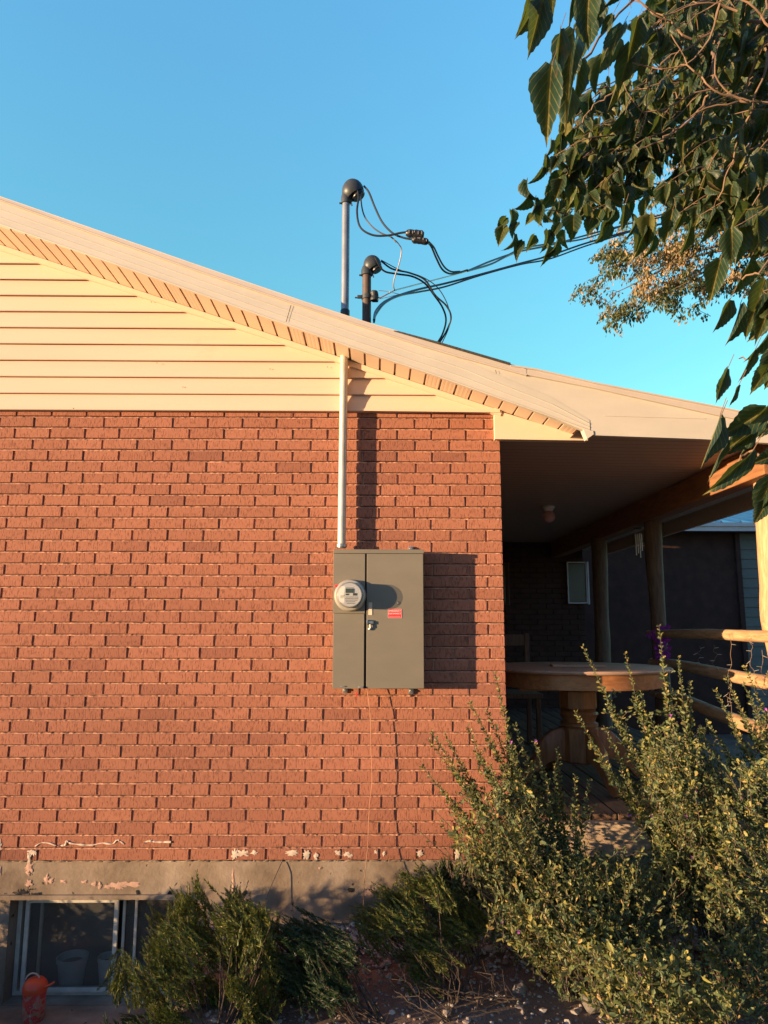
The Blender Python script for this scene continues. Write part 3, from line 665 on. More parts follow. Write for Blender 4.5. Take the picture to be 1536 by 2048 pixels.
# log railing
rail = thing('log_railing', 'three rail peeled log railing between the porch posts', 'railing', (XP, 1.0, DZ))
def rl(z0, z1, r0, r1, seed, dx=0):
    o = log_([(XP-.01+dx, -.25, z1), (XP+dx, .3, z1+(z0-z1)*.25), (XP-.01+dx, .9, (z0+z1)/2+.006), (XP-.02+dx, 1.5, z0), (XP-.03+dx, 2.02, z0)], [r1, r1, (r0+r1)/2, r0, r0*.75], 'rail', 'lograil', rail, seed=seed); return o
rl(1.190, 1.187, .034, .036, 11); rl(.955, .905, .040, .042, 12, .01); rl(.70, .60, .042, .046, 13, .015)
# hanging string lights on rails
def strand(u, v0, v1, Y, seed):
    rr = random.Random(seed); pts = []; n = 9
    for i in range(n): pts.append(at(u+rr.uniform(-4, 4)+(i/n)*rr.uniform(-6, 6), v0+(v1-v0)*i/(n-1), Y))
    return smooth(pts, 3)
sl_ = thing('string_lights', 'thin white icicle string lights hanging from the log railing', 'string lights', (XP, .6, 1.18))
w1 = MB(); w2 = MB()
for (u, v0, v1, Y, s_) in ((1461, 1268, 1432, .56, 1), (1502, 1272, 1352, .34, 2), (1526, 1300, 1390, .24, 3), (1430, 1290, 1340, .8, 4), (1398, 1292, 1330, 1.0, 5), (1455, 1385, 1412, .6, 6), (1515, 1410, 1470, .3, 7), (1321, 1340, 1392, 1.85, 8)):
    ps = strand(u, v0, v1, Y-.02, s_); w1 = MB(); w1.tube(ps, .0013, 5); w1.build('cord', 'twig', sl_)
    for q in ps[3::6]:
        d = Vector((random.choice((-1, 1))*random.uniform(.5, 1), 0, random.uniform(-.6, .3))).normalized(); w2 = MB(); w2.tube([q, q+d*.012, q+d*.03], [.0018, .0022, .0012], 6); w2.build('bulb', 'greycord', sl_)
# purple garland
gp = thing('flower_garland', 'purple cloth blossom garland tied to the shaded middle post', 'garland', at(1325, 1290, yP2-.08))
gb = MB()
for i in range(70):
    c = at(random.gauss(1322, 9), random.uniform(1252, 1330), yP2-.09+random.uniform(-.02, .02))
    for k in range(5):
        a = random.uniform(0, 6.28); d = Vector((math.cos(a), random.uniform(-.8, .2), math.sin(a)))*random.uniform(.015, .03); e = d.cross(Vector((.3, 1, .2))).normalized()*.012
        gb.add([c, c+d*.6+e, c+d, c+d*.6-e], [(0, 1, 2, 3)])
gb.build('blossom', 'garland', gp)
st_ = MB(); st_.tube(smooth([at(1312, 1252, yP2-.1), at(1322, 1290, yP2-.1), at(1316, 1330, yP2-.1)], 5), .003, 5); st_.build('ribbon', 'garland', gp)
# ceiling light
gl_ = at(1097, 1012, 0); c = atz(1097, 1013, ceilz(.9)); lt = thing('ceiling_light', 'small round globe lamp on the porch ceiling', 'lamp', c)
a = MB(); a.lathe([(.055, 0), (.055, -.012), (.04, -.035), (.032, -.045)], c, n=24); a.build('base', 'white', lt)
a = MB(); a.lathe([(.03, -.04)]+[(.058*math.sin(t_), -.09+.058*math.cos(t_)) for t_ in np.linspace(.5, 3.1, 12)], c, n=24); a.build('globe', 'lightglobe', lt)
# wind chime
wc = thing('wind_chime', 'pale tubular wind chime hanging from the porch beam', 'wind chime', at(1275, 1058, 2.1))
a = MB(); top = at(1276, 1056, 2.1); a.lathe([(.035, 0), (.035, -.008)], top, n=16); a.tube([top, top+Vector((0, 0, .08))], .0015, 5); a.build('disc', 'logdark', wc)
for k in range(4):
    a = MB(); q = top+Vector((math.cos(k*1.6)*.026, math.sin(k*1.6)*.02, -.01)); a.tube([q, q-Vector((0, 0, .04))], .001, 5); a.tube([q-Vector((0, 0, .04)), q-Vector((0, 0, .19+.02*k))], .0055, 8); a.build('chime_tube', 'barewire', wc)

# back wing of the building
wing = thing('back_wing', 'dark shaded brick wing at the far end of the porch with blue metal roof', 'building', (2, YB, -.37))
YW = YB+.03
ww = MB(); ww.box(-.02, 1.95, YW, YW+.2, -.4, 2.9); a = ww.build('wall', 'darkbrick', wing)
xa_ = at(1483, 1200, 7.2).x
ww = MB(); ww.box(-1.0, xa_-.004, 7.2, 7.4, -.4, at(1300, 1062, 6.9).z+.05); ww.box(-1.0, 8, 6.9, 7.2, at(1300, 1062, 6.9).z+.001, at(1300, 1062, 6.9).z+.03)
ww.box(xa_-.06, xa_+.012, 7.14, 7.2, -.4, at(1300, 1062, 6.9).z); ww.build('wall', 'darkbrick', wing)
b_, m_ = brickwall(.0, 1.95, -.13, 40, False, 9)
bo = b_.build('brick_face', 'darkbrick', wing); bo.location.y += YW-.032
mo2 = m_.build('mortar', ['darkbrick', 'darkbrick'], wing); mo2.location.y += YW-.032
ts = MB(); z = -.4
while z < at(1300, 1062, 6.9).z:
    ts.add([(xa_, 7.18, z), (6.5, 7.18, z), (6.5, 7.2, z+.155), (xa_, 7.2, z+.155), (xa_, 7.25, z), (6.5, 7.25, z)], [(0, 1, 2, 3), (0, 4, 5, 1)]); z += .15
ts.add([(xa_, 7.2, -.4), (xa_, 7.2, 2.3), (xa_, 9.5, 2.3), (xa_, 9.5, -.4)], [(0, 1, 2, 3)])
ts.build('siding', 'teal', wing)
ru = MB(); r0 = at(1300, 1062, 6.9).z; r1 = r0
ru.box(-1, 8, 6.86, 6.9, r0-.0, r0+.125); ru.box(-1, 8, 6.83, 6.86, r0+.07, r0+.125); guo = ru.build('gutter', 'white', wing)
mr = MB(); zt_ = r0+.13
mr.add([(-1, 6.84, zt_), (8, 6.84, zt_), (8, 10.5, zt_+.9), (-1, 10.5, zt_+.9), (-1, 6.84, zt_-.004), (8, 6.84, zt_-.004), (8, 10.5, zt_+.896), (-1, 10.5, zt_+.896)], [(0, 1, 2, 3), (4, 7, 6, 5), (0, 4, 5, 1), (1, 5, 6, 2), (2, 6, 7, 3), (3, 7, 4, 0)])
x = -.9
while x < 8: mr.prism([(x-.03, 0), (x-.012, .03), (x+.012, .03), (x+.03, 0)], 0, .001) if False else None; x += .3
rb = MB(); x = -.82
while x < 8:
    rb.add([(x-.025, 6.835, zt_), (x, 6.835, zt_+.035), (x+.025, 6.835, zt_), (x-.025, 10.5, zt_+.9), (x, 10.5, zt_+.935), (x+.025, 10.5, zt_+.9)], [(0, 1, 2), (0, 3, 4, 1), (1, 4, 5, 2), (3, 5, 4)]); x += .30
mro = mr.build('roof', 'metalroof', wing); rb.build('roof_rib', 'metalroof', mro)
def small_window(u0, v0, u1, v1, Y, lab):
    a, b = at(u0, v1, Y), at(u1, v0, Y); mb = MB(); fr(a.x, b.x, a.z, b.z, .014, Y-.02, Y+.02, mb); o = mb.build('window', 'white' if u0 > 1100 else 'logdark', wing); o['label'] = lab
    mb = MB(); mb.box(b.x+.004, b.x+.022, Y-.03, Y+.0, a.z-.01, b.z+.005); mb.build('frame', 'white' if u0 > 1100 else 'logdark', o)
    mb = MB(); mb.box(a.x+.022, b.x-.022, Y+.0, Y+.006, a.z+.022, b.z-.022); mb.build('pane', 'lcd', o)
small_window(1136, 1124, 1172, 1207, YW-.06, 'small white framed window on the shaded wall'); small_window(985, 1126, 1014, 1210, YW-.06, 'edge of a second window beside the brick corner')

# ------------------------------------------------------------------ pedestal table
TX, TY, TZ = .625, .82, .982
tb = thing('pedestal_table', 'round oak pedestal table standing on the porch deck', 'table', (TX, TY, DZ))
a = MB(); a.lathe([(.0, TZ-.028), (.57, TZ-.028), (.598, TZ-.022), (.606, TZ-.012), (.602, TZ-.003), (.595, TZ), (.0, TZ)], (TX, TY, 0), n=72); o = a.build('tabletop', 'oaktop', tb)
a = MB(); a.lathe([(.51, TZ-.12), (.545, TZ-.118), (.545, TZ-.029), (.51, TZ-.029)], (TX, TY, 0), n=72); a.build('apron', 'oak', tb)
a = MB(); a.rbox(TX-.42, TX+.42, TY-.16, TY-.09, TZ-.15, TZ-.121, .005); a.rbox(TX-.42, TX+.42, TY+.09, TY+.16, TZ-.15, TZ-.121, .005); a.build('slide_rail', 'oak', tb)
a = MB(); n8 = 8
def octo(z0, z1, r, ch=.012):
    a.lathe([(r-ch, z0), (r, z0+ch), (r, z1-ch), (r-ch, z1)], (TX, TY, 0), n=8)
octo(TZ-.28, TZ-.151, .125); octo(DZ+.13, DZ+.36, .13)
a.lathe([(.10, DZ+.355), (.125, DZ+.365), (.125, DZ+.38), (.105, DZ+.39), (.11, DZ+.41), (.128, DZ+.44), (.12, DZ+.455), (.105, DZ+.462), (.12, DZ+.475), (.115, TZ-.275)], (TX, TY, 0), n=36)
o = a.build('pedestal', 'oakleg', tb)
for k in range(4):
    an = R(-78+90*k); d = Vector((math.cos(an), math.sin(an), 0)); c0_ = Vector((TX, TY, 0)); a = MB()
    prof = [(.10, .235, .045), (.18, .235, .042), (.26, .20, .036), (.33, .13, .030), (.385, .065, .026), (.44, .04, .028), (.47, .034, .02)]
    ps = smooth([c0_+d*r_+Vector((0, 0, DZ+h_)) for r_, h_, _ in prof], 4); rr_ = []
    for i in range(len(ps)):
        t_ = i/(len(ps)-1)*(len(prof)-1); j = min(int(t_), len(prof)-2); rr_.append(prof[j][2]+(prof[j+1][2]-prof[j][2])*(t_-j))
    sd2 = d.cross(Vector((0, 0, 1))); vs = []; fs = []
    for p, r_ in zip(ps, rr_):
        for (q, h_) in ((-1, -1.3), (-1, 1.3), (-.6, 1.6), (.6, 1.6), (1, 1.3), (1, -1.3)): vs.append(p+sd2*q*.026+Vector((0, 0, h_*r_*(1.6 if r_ > .03 else 1))))
    for v in vs: v.z = max(v.z, DZ+.003)
    N = len(ps); fs = [(i*6+j, (i+1)*6+j, (i+1)*6+(j+1) % 6, i*6+(j+1) % 6) for i in range(N-1) for j in range(6)]+[tuple(range(6)), tuple((N-1)*6+j for j in range(5, -1, -1))]
    a.add(vs, fs, True); a.build('leg', 'oakleg', tb)
c = atz(1140, 1330, TZ); a = MB(); a.rbox(-.17, .17, -.11, .11, 0, .014, .003); o = a.build('wooden_board', 'oaktop'); o.location = (c.x, TY-.05, TZ+.001); o.rotation_euler.z = R(-8)
tag(o, 'flat pale board lying on the round porch table', 'board')
# chair in the shade behind the table
ch = thing('porch_chair', 'dark wooden chair in the shade behind the round table', 'chair', (.42, 2.2, DZ))
def cb(name, *bx):
    a = MB()
    for q in bx: a.rbox(*q, .006)
    return a.build(name, 'logdark', ch)
cb('seat', (.18, .66, 2.0, 2.44, DZ+.42, DZ+.46))
for (x, y) in ((.20, 2.02), (.62, 2.02), (.20, 2.40), (.62, 2.40)): cb('leg', (x-.02, x+.02, y-.02, y+.02, DZ+.001, DZ+.42))
cb('backrest', (.20, .24, 2.40, 2.43, DZ+.461, DZ+.95), (.60, .64, 2.40, 2.43, DZ+.461, DZ+.95), (.24, .60, 2.405, 2.425, DZ+.84, DZ+.94), (.24, .60, 2.405, 2.425, DZ+.62, DZ+.68))

# ------------------------------------------------------------------ electrical cabinet
BD = .13; pA = at(667, 1099, -BD); pB = at(847.5, 1378, -BD)
bx0, bx1, bz1, bz0 = at(666.5, 1240, -BD).x, at(847.5, 1240, -BD).x, at(757, 1099, -BD).z, at(757, 1377.5, -BD).z
xd = at(731, 1240, -BD).x
cab = thing('electrical_cabinet', 'beige grey metal electrical cabinet mounted on the brick wall', 'electrical cabinet', ((bx0+bx1)/2, -.07, bz0))
a = MB(); a.rbox(bx0, bx1, -BD+.012, -.004, bz0, bz1-.006, .003); a.rbox(bx0-.003, bx1+.003, -BD-.008, -.006, bz1-.022, bz1, .002); a.build('cabinet_body', 'panel', cab)
zsp = at(700, 1227, -BD).z
a = MB(); a.rbox(bx0-.003, xd-.004, -BD-.001, -BD+.010, zsp+.0015, bz1-.0235, .0015); a.build('cover', 'panel', cab)
a = MB(); a.rbox(bx0, xd-.007, -BD+.001, -BD+.010, bz0+.001, zsp-.0015, .0015); a.build('cover', 'panel', cab)
a = MB(); a.rbox(xd+.006, bx1-.001, -BD-.003, -BD+.010, bz0+.001, bz1-.0235, .002); a.build('door', 'panel', cab)
a = MB(); a.box(xd-.0065, xd+.0055, -BD+.0105, -BD+.0115, bz0+.002, bz1-.025); a.build('door_gap', 'gap', cab)
# sticker, latch, tag
s0, s1_ = at(776, 1236, -BD-.003), at(803, 1218, -BD-.003)
a = MB(); a.box(s0.x, s1_.x, -BD-.0046, -BD-.0034, s0.z, s1_.z); stk = a.build('sticker', 'red', cab); stk['label'] = 'red emergency disconnect sticker'
a = MB(); t_ = .0012; yq = -BD-.0052
for (x0, x1, z0, z1) in ((s0.x, s1_.x, s0.z, s0.z+t_), (s0.x, s1_.x, s1_.z-t_, s1_.z), (s0.x, s0.x+t_, s0.z+t_, s1_.z-t_), (s1_.x-t_, s1_.x, s0.z+t_, s1_.z-t_), (s0.x+.007, s1_.x-.007, s0.z+.0085, s0.z+.0095)):
    a.box(x0, x1, yq, yq+.0005, z0, z1)
a.build('sticker_border', 'stickertxt', stk)
def text(body, size, loc, mat, parent, name='lettering'):
    c = bpy.data.curves.new(name, 'FONT'); c.body = body; c.size = size; c.align_x = 'CENTER'; c.extrude = .0002; c.offset = .0002
    o = bpy.data.objects.new(name, c); scene.collection.objects.link(o); o.location = loc; o.rotation_euler = (R(90), 0, 0)
    bpy.context.view_layer.update(); me = bpy.data.meshes.new_from_object(o); bpy.data.objects.remove(o)
    o = bpy.data.objects.new(name, me); scene.collection.objects.link(o); o.location = loc; o.rotation_euler = (R(90), 0, 0); me.materials.append(MB_[mat])
    if parent: o.parent = parent; o.matrix_parent_inverse = parent.matrix_world.inverted()
    return o
sc_ = (s0.x+s1_.x)/2
text('EMERGENCY', .0115, (sc_, yq, s1_.z-.0145), 'stickertxt', stk); text('DISCONNECT', .0108, (sc_, yq, s1_.z-.0285), 'stickertxt', stk)
la = at(738, 1245, -BD-.004)
a = MB(); a.rbox(la.x-.014, la.x-.005, -BD-.022, -BD-.003, la.z-.012, la.z+.014, .002); a.rbox(la.x-.004, la.x+.026, -BD-.016, -BD-.003, la.z-.010, la.z+.008, .004)
a.tube([(la.x+.006, -BD-.014, la.z-.010), (la.x+.008, -BD-.014, la.z-.03)], .005, 8); a.lathe([(.008, 0), (.008, .006), (.004, .009)], (la.x+.005, -BD-.006, la.z-.034), 'y', 16); a.build('latch', 'steel', cab)
q0, q1 = at(737, 1230, -BD), at(746, 1205, -BD); a = MB(); a.rbox(q0.x, q1.x-.004, -BD-.0058, -BD-.0034, q0.z, q1.z, .0008); a.build('tag', 'flake', cab)
q = at(795, 1206, -BD); a = MB(); a.tube([(q.x, -BD-.003, q.z-.009), (q.x, -BD-.009, q.z-.005), (q.x, -BD-.009, q.z+.005), (q.x, -BD-.003, q.z+.009)], .0014, 6); a.build('staple', 'steel', cab)
# mounting lugs
for (u, v) in ((822, 1097), (690, 1380), (822, 1382)):
    q = at(u, v, -.02); a = MB(); a.rbox(q.x-.014, q.x+.014, -.012, -.003, q.z-.018, q.z+.012, .003); a.lathe([(.008, 0), (.008, .004), (.005, .009)], (q.x, -.012, q.z), 'y', 14); a.build('mounting_lug', 'steel', cab)
q = at(722, 1375, -BD); a = MB(); a.rbox(q.x-.014, q.x+.012, -BD-.008, -BD-.0005, q.z-.004, q.z+.006, .002); a.lathe([(.006, 0), (.006, .006)], (q.x+.006, -BD-.008, q.z), 'y', 12)
q = at(686, 1373, -BD); a.rbox(q.x-.012, q.x+.010, -BD-.005, -BD-.0005, q.z-.002, q.z+.003, .001); a.build('hasp', 'steel', cab)
q = at(713, 1379, -BD); a = MB(); a.tube([q, q-Vector((0, 0, .012))], .0007, 5, mi=0); a.rbox(q.x-.0035, q.x+.0035, q.y-.0035, q.y+.0035, q.z-.038, q.z-.012, .0015, mi=1); a.build('seal_tag', ['steel', 'red'], cab)
# meter
mc = at(700, 1190.5, -BD-.03); mr_ = .0855
met = thing('electric_meter', 'round glass electricity meter on the left of the grey cabinet', 'electricity meter', (mc.x, -BD, mc.z))
a = MB(); a.lathe([(.0865, .001), (.0885, .004), (.086, .014), (.0835, .03), (.0815, .034), (.0765, .036), (.071, .035)], (mc.x, -BD, mc.z), 'y', 48); a.build('ring', 'metergrey', met)
a = MB(); a.lathe([(.069, .0355), (.069, .062), (.066, .086)], (mc.x, -BD, mc.z), 'y', 48); a.build('housing', 'metergrey', met)
a = MB(); a.lathe([(.0625, .0865), (.0625, .0880)], (mc.x, -BD, mc.z), 'y', 48); mf = a.build('face_plate', 'meterface', met)
a = MB()
pr3 = [(.0695, .0357), (.0695, .09), (.068, .097), (.063, .1015), (.055, .103)]
n = 48; vs = [Vector((mc.x+math.cos(2*math.pi*k/n)*r_, -BD-h_, mc.z+math.sin(2*math.pi*k/n)*r_)) for r_, h_ in pr3 for k in range(n)]
a.add(vs, [(i*n+k, i*n+(k+1) % n, (i+1)*n+(k+1) % n, (i+1)*n+k) for i in range(len(pr3)-1) for k in range(n)]+[[(len(pr3)-1)*n+k for k in range(n)]], True); a.build('glass_cover', 'clearglass', met)
a = MB(); a.rbox(mc.x-.022, mc.x+.022, -BD-.0912, -BD-.0885, mc.z+.010, mc.z+.034, .0008); a.build('display', 'lcd', mf)
a = MB(); yb = -BD-.0887
for (x0, x1, z0, z1) in ((-.021, .021, .038, .0395), (-.021, -.004, -.002, .006), (.018, .040, -.004, .009), (-.05, -.026, -.004, -.0025), (-.05, -.032, -.010, -.008), (-.05, -.036, -.017, -.015)):
    a.box(mc.x+x0, mc.x+x1, yb-.0008, yb, mc.z+z0, mc.z+z1)
rr = random.Random(4)
for row, (xa, xb) in enumerate(((-.02, .045), (-.024, .045), (-.022, .04), (-.02, .03), (-.015, .028))):
    x = xa
    while x < xb:
        wd = rr.uniform(.002, .007); a.box(mc.x+x, mc.x+min(x+wd, xb), yb-.0006, yb, mc.z-.013-row*.0085, mc.z-.0105-row*.0085); x += wd+.0018
a.build('markings', 'meterdark', mf)
q = at(672, 1172, -BD-.02); a = MB(); a.rbox(q.x-.006, q.x+.010, -BD-.026, -BD-.016, q.z-.008, q.z+.008, .002); a.build('seal', 'red', met)

# ------------------------------------------------------------------ masts
def head(name_parent, base, r, s, mat='castalu'):
    a = MB(); bm = bmesh.new(); bmesh.ops.create_uvsphere(bm, u_segments=32, v_segments=22, radius=1)
    for v in bm.verts:
        x, y, z = v.co
        if z < -.1: z = -.1+(z+.1)*(.75 if x < .2 else 1.0)
        v.co = Vector((x*(.80 if x > 0 else .74), y*.66, z*.92))*s + Vector((s*.45, 0, s*.62))
    cut = bmesh.ops.bisect_plane(bm, geom=bm.verts[:]+bm.edges[:]+bm.faces[:], plane_co=(s*.80, 0, s*.42), plane_no=(.50, 0, -.86), clear_outer=True)
    ed = [g for g in cut['geom_cut'] if isinstance(g, bmesh.types.BMEdge)]; bmesh.ops.edgeloop_fill(bm, edges=ed)
    for v in bm.verts: v.co += base
    a.bm(bm, True)
    a.lathe([(r*1.06, -s*.32), (r*1.28, -s*.27), (r*1.28, s*.2), (r*1.0, s*.5)], base, n=24)
    o = a.build('weatherhead', mat, name_parent)
    b = MB(); b.tube([base+Vector((-r*1.25, -.008, -s*.3)), base+Vector((-r*1.7, -.008, -s*.3))], .006, 6); b.tube([base+Vector((r*1.2, -.01, -s*.1)), base+Vector((r*1.6, -.01, -s*.5))], .004, 6); b.build('set_screw', mat, o)
    b = MB(); c = base+Vector((s*.80, 0, s*.38)); d = Vector((.50, 0, -.86)); b.tube([c, c+d*.014, c+d*.02], [s*.5, s*.5, s*.42], 20); b.build('wire_insert', 'cable', o)
    return o
YM = -.06
mast = thing('conduit_mast', 'tall galvanised service conduit rising from the cabinet through the eave', 'conduit', at(683, 1096, YM))
pb, pm, pt = at(683, 1096, YM), at(688.5, 705, YM), at(692, 400, YM)
a = MB(); a.tube([pb, pm, at(689.6, 632, YM)], .0235, 24); a.build('pipe', 'galv', mast)
a = MB(); a.tube([at(689.6, 631, YM), at(691, 520, YM), pt], .0236, 24); a.build('pipe', 'galvdark', mast)
for q, r_, hh in ((pb+Vector((0, 0, .012)), .030, .022), (at(690, 628, YM), .0275, .05)):
    a = MB(); a.lathe([(r_*.9, -hh/2), (r_, -hh/2+.004), (r_, hh/2-.004), (r_*.9, hh/2)], q, n=24); a.build('coupling', 'steel' if r_ > .028 else 'castalu', mast)
head(mast, pt, .0235, .088)
YM2 = .12
mast2 = thing('old_service_mast', 'short brown service mast standing behind the roof edge', 'conduit', at(733, 650, YM2))
p0, p1 = at(733, 700, YM2), at(733.5, 545, YM2)
a = MB(); a.tube([p0, p1], .0275, 24); a.build('pipe', 'mastbrown', mast2)
head(mast2, p1, .0275, .074)
q = at(734, 595, YM2); a = MB(); a.lathe([(.0285, -.016), (.034, -.014), (.034, .014), (.0285, .016)], q, n=20); a.rbox(q.x-.06, q.x-.03, q.y-.02, q.y-.005, q.z-.012, q.z+.008, .003)
a.rbox(q.x+.03, q.x+.072, q.y-.03, q.y+.02, q.z-.026, q.z+.020, .010); a.lathe([(.022, -.03), (.026, -.02), (.018, 0), (.026, .02), (.022, .03)], q+Vector((.045, -.02, 0)), n=18); a.tube([q+Vector((-.075, -.01, -.006)), q+Vector((.085, -.01, -.006))], .005, 8); a.build('clamp', 'castalu', mast2)
# ------------------------------------------------------------------ service cables
def cable(px, r, Y0, Y1, mat='cable', n=8, wob=0):
    N = len(px); pts = [at(u, v, Y0+(Y1-Y0)*i/(N-1)) for i, (u, v) in enumerate(px)]
    return smooth(pts, 8), r
def mkcable(name, label, items, cat='cable', group=None):
    root = None
    t = thing(name, label, cat, at(*items[0][0][0], items[0][2]), group)
    for (px, r, Y0, Y1, mat, nm) in items:
        ps, _ = cable(px, r, Y0, Y1); a = MB(); a.tube(ps, r, 8); a.build(nm, mat, t)
    return t
mkcable('mast_leads', 'black cable loops from the tall mast head to the splices', [
    ([(714, 375), (717, 395), (714, 425), (721, 455), (745, 470), (775, 471), (800, 466), (815, 464)], .0062, -.10, -.16, 'cable', 'cable'),
    ([(728, 372), (738, 385), (750, 415), (765, 445), (785, 466), (805, 475), (825, 479)], .0062, -.08, -.14, 'cable', 'cable'),
    ([(724, 378), (722, 400), (728, 430), (743, 452), (762, 466), (782, 474), (792, 484)], .0045, -.09, -.12, 'greywire', 'neutral_wire')], 'cable')
mkcable('splice_tail', 'thin bare wire hanging from the splice to the drop clamp', [([(790, 480), (798, 489), (803, 500), (799, 525), (790, 552), (787, 570), (789, 580)], .0035, -.12, .05, 'barewire', 'wire')], 'wire')
t = thing('splice_connectors', 'pair of black taped splices on the cables beside the tall mast', 'connector', at(830, 470, -.15))
for (a0, a1, r_) in (((812, 466), (848, 470), .024), ((824, 479), (857, 484), .020)):
    a = MB(); p, q = at(*a0, -.15), at(*a1, -.15); ps = [p+(q-p)*k/9 for k in range(10)]; a.tube(ps, [r_*(.6 if k in (0, 9) else random.uniform(.92, 1.12)) for k in range(10)], 10); o = a.build('splice', 'cable', t)
    a = MB()
    for k in (1, 3, 4, 6, 8):
        c = p+(q-p)*(k+.6)/10; a.rbox(c.x-.0012, c.x+.0016, c.y-r_*1.12, c.y-r_*.85, c.z-random.uniform(0, r_*.6), c.z+random.uniform(.002, r_*.5), .0004)
    a.build('tape_mark', 'greycord', o)
mkcable('lower_leads', 'paired black leads dropping from the splices to the service drop', [
    ([(853, 484), (862, 492), (872, 515), (884, 538), (898, 547), (915, 546), (935, 540)], .006, -.15, .2, 'cable', 'cable'),
    ([(858, 484), (868, 495), (876, 512), (888, 533), (902, 543), (920, 543)], .0055, -.13, .18, 'cable', 'cable')], 'cable')
W = lambda dv, du=0: [(935+du, 541+dv), (985, 523+dv), (1040, 500+dv), (1100, 488+dv), (1170, 473+dv), (1260, 446+dv), (1370, 418+dv), (1460, 380+dv), (1560, 345+dv)]
mkcable('service_drop', 'upper twisted service drop running right behind the leaves', [
    ([(788, 581), (830, 570), (880, 557), (925, 545), (985, 526), (1040, 503), (1100, 489), (1200, 464), (1370, 414), (1560, 343)], .0045, .1, 3.0, 'barewire', 'messenger_wire'),
    ([(u, v+3.2*math.sin(i*1.9)) for i, (u, v) in enumerate(W(1))], .0068, .2, 3.0, 'cable', 'cable'), ([(u, v-3.2*math.sin(i*1.9)) for i, (u, v) in enumerate(W(1))], .0068, .25, 3.05, 'cable', 'cable')], 'cable')
L2 = [(748, 640), (752, 622), (770, 603), (800, 590), (840, 578), (890, 567), (960, 549), (1040, 527), (1100, 511), (1180, 484), (1300, 452), (1420, 430), (1560, 385)]
mkcable('lower_service_drop', 'lower thick black service drop beneath the twisted one', [
    (L2, .0085, .1, 3.0, 'cable', 'cable'), ([(u, v+4+3*math.sin(i*1.7)) for i, (u, v) in enumerate(L2)], .007, .08, 2.95, 'cable', 'cable')], 'cable')
mkcable('old_mast_loops', 'black looping cables from the short brown mast down to the roof', [
    ([(750, 513), (758, 530), (770, 543), (795, 548), (825, 553), (850, 567), (868, 590), (885, 615), (892, 640), (885, 668), (872, 690)], .0058, .05, .25, 'cable', 'cable'),
    ([(762, 522), (785, 538), (820, 546), (850, 560), (870, 590), (893, 612), (902, 635), (893, 662), (876, 690)], .0058, .04, .24, 'cable', 'cable'),
    ([(762, 520), (800, 540), (840, 552), (872, 572), (892, 602), (901, 635), (896, 660), (882, 690)], .003, .03, .22, 'cable', 'cable')], 'cable')
mkcable('drop_clamp_wire', 'bare guy wire from the brown mast clamp to the service drop', [
    ([(758, 597), (775, 588), (790, 580)], .004, .08, .1, 'barewire', 'wire'), ([(757, 581), (775, 583), (805, 590)], .0018, .08, .1, 'barewire', 'wire'), ([(758, 598), (785, 592), (800, 588)], .0018, .08, .1, 'barewire', 'wire')], 'wire')
t = thing('copper_ground_wire', 'thin copper wire dangling from the cabinet down the wall', 'wire', at(733, 1378, -.06))
ps = smooth([at(u, v, y) for u, v, y in ((733, 1374, -.05), (737, 1400, -.055), (741, 1440, -.057), (742, 1500, -.06), (744, 1560, -.06), (739, 1610, -.06), (736, 1680, -.07), (733, 1720, -.08), (729, 1760, -.10), (727, 1800, -.11), (728, 1840, -.12))], 8)
a = MB(); a.tube(ps, .0020, 6); o = a.build('wire', 'copper', t)
t = thing('black_wire', 'thin black wire leaning from the foundation top down into the junipers', 'wire', at(566, 1722, -.01))
a = MB(); a.tube(smooth([at(u, v, y) for u, v, y in ((566, 1719, -.002), (552, 1750, -.03), (535, 1790, -.05), (518, 1840, -.07), (500, 1900, -.09))], 6), .0018, 6); a.build('wire', 'cable', t)

# ------------------------------------------------------------------ tumbler and pots
tcb = atz(66, 2040, WZ0-.006); tp = thing('tumbler', 'red plastic kids tumbler with loop handle on the window sill', 'tumbler', tcb)
TS = 1.0
def tumbler_mat():
    m, t, b = newmat('printed_red_sleeve'); co = coords(t, (1, 1, 1)); v = noise_(t, co, 28, 3, .5, 1.2)
    c = ramp(t, v, [(.36, (.70, .10, .06)), (.47, (.62, .045, .04)), (.56, (.60, .24, .20)), (.62, (.22, .28, .05)), (.68, (.55, .50, .46))])
    lk(t, c, b.inputs['Base Color']); b.inputs['Roughness'].default_value = .3; return m
MB_['sleeve'] = tumbler_mat()
hT = at(60, 1952, tcb.y).z-tcb.z; rT = .0335*1.0
rT = (at(90, 1990, tcb.y).x-at(43, 1990, tcb.y).x)/2*.98
a = MB(); a.lathe([(rT*.82, 0), (rT*.86, .005), (rT*.96, hT*.66), (rT*.93, hT*.68)], tcb, n=32); a.build('body', 'sleeve', tp)
a = MB(); a.lathe([(rT*1.02, hT*.66), (rT*1.04, hT*.70), (rT*1.03, hT*.78), (rT*.92, hT*.86), (rT*.68, hT*.93), (rT*.3, hT*.955), (.001, hT*.955)], tcb, n=32); a.build('lid', 'redplastic', tp)
a = MB(); c = tcb+Vector((rT*.5, -.012, hT*.74)); a.tube([c+Vector((rT*(1.05-math.cos(q)*1.0)*.75, -.004, math.sin(q)*.0+.035*(q/2.2)**2*.9)) for q in np.linspace(0, 2.2, 12)], .0055, 8)
a.lathe([(.009, 0), (.009, .008)], c+Vector((0, -.004, 0)), 'y', 12); a.build('carry_loop', 'redplastic', tp)
a = MB(); a.tube([tcb+Vector((-.3*rT+math.cos(q)*rT*.62, .004, hT*.88+math.sin(q)*rT*.62)) for q in np.linspace(.15, 3.0, 12)], .0038, 8); a.build('straw_loop', 'flake', tp)
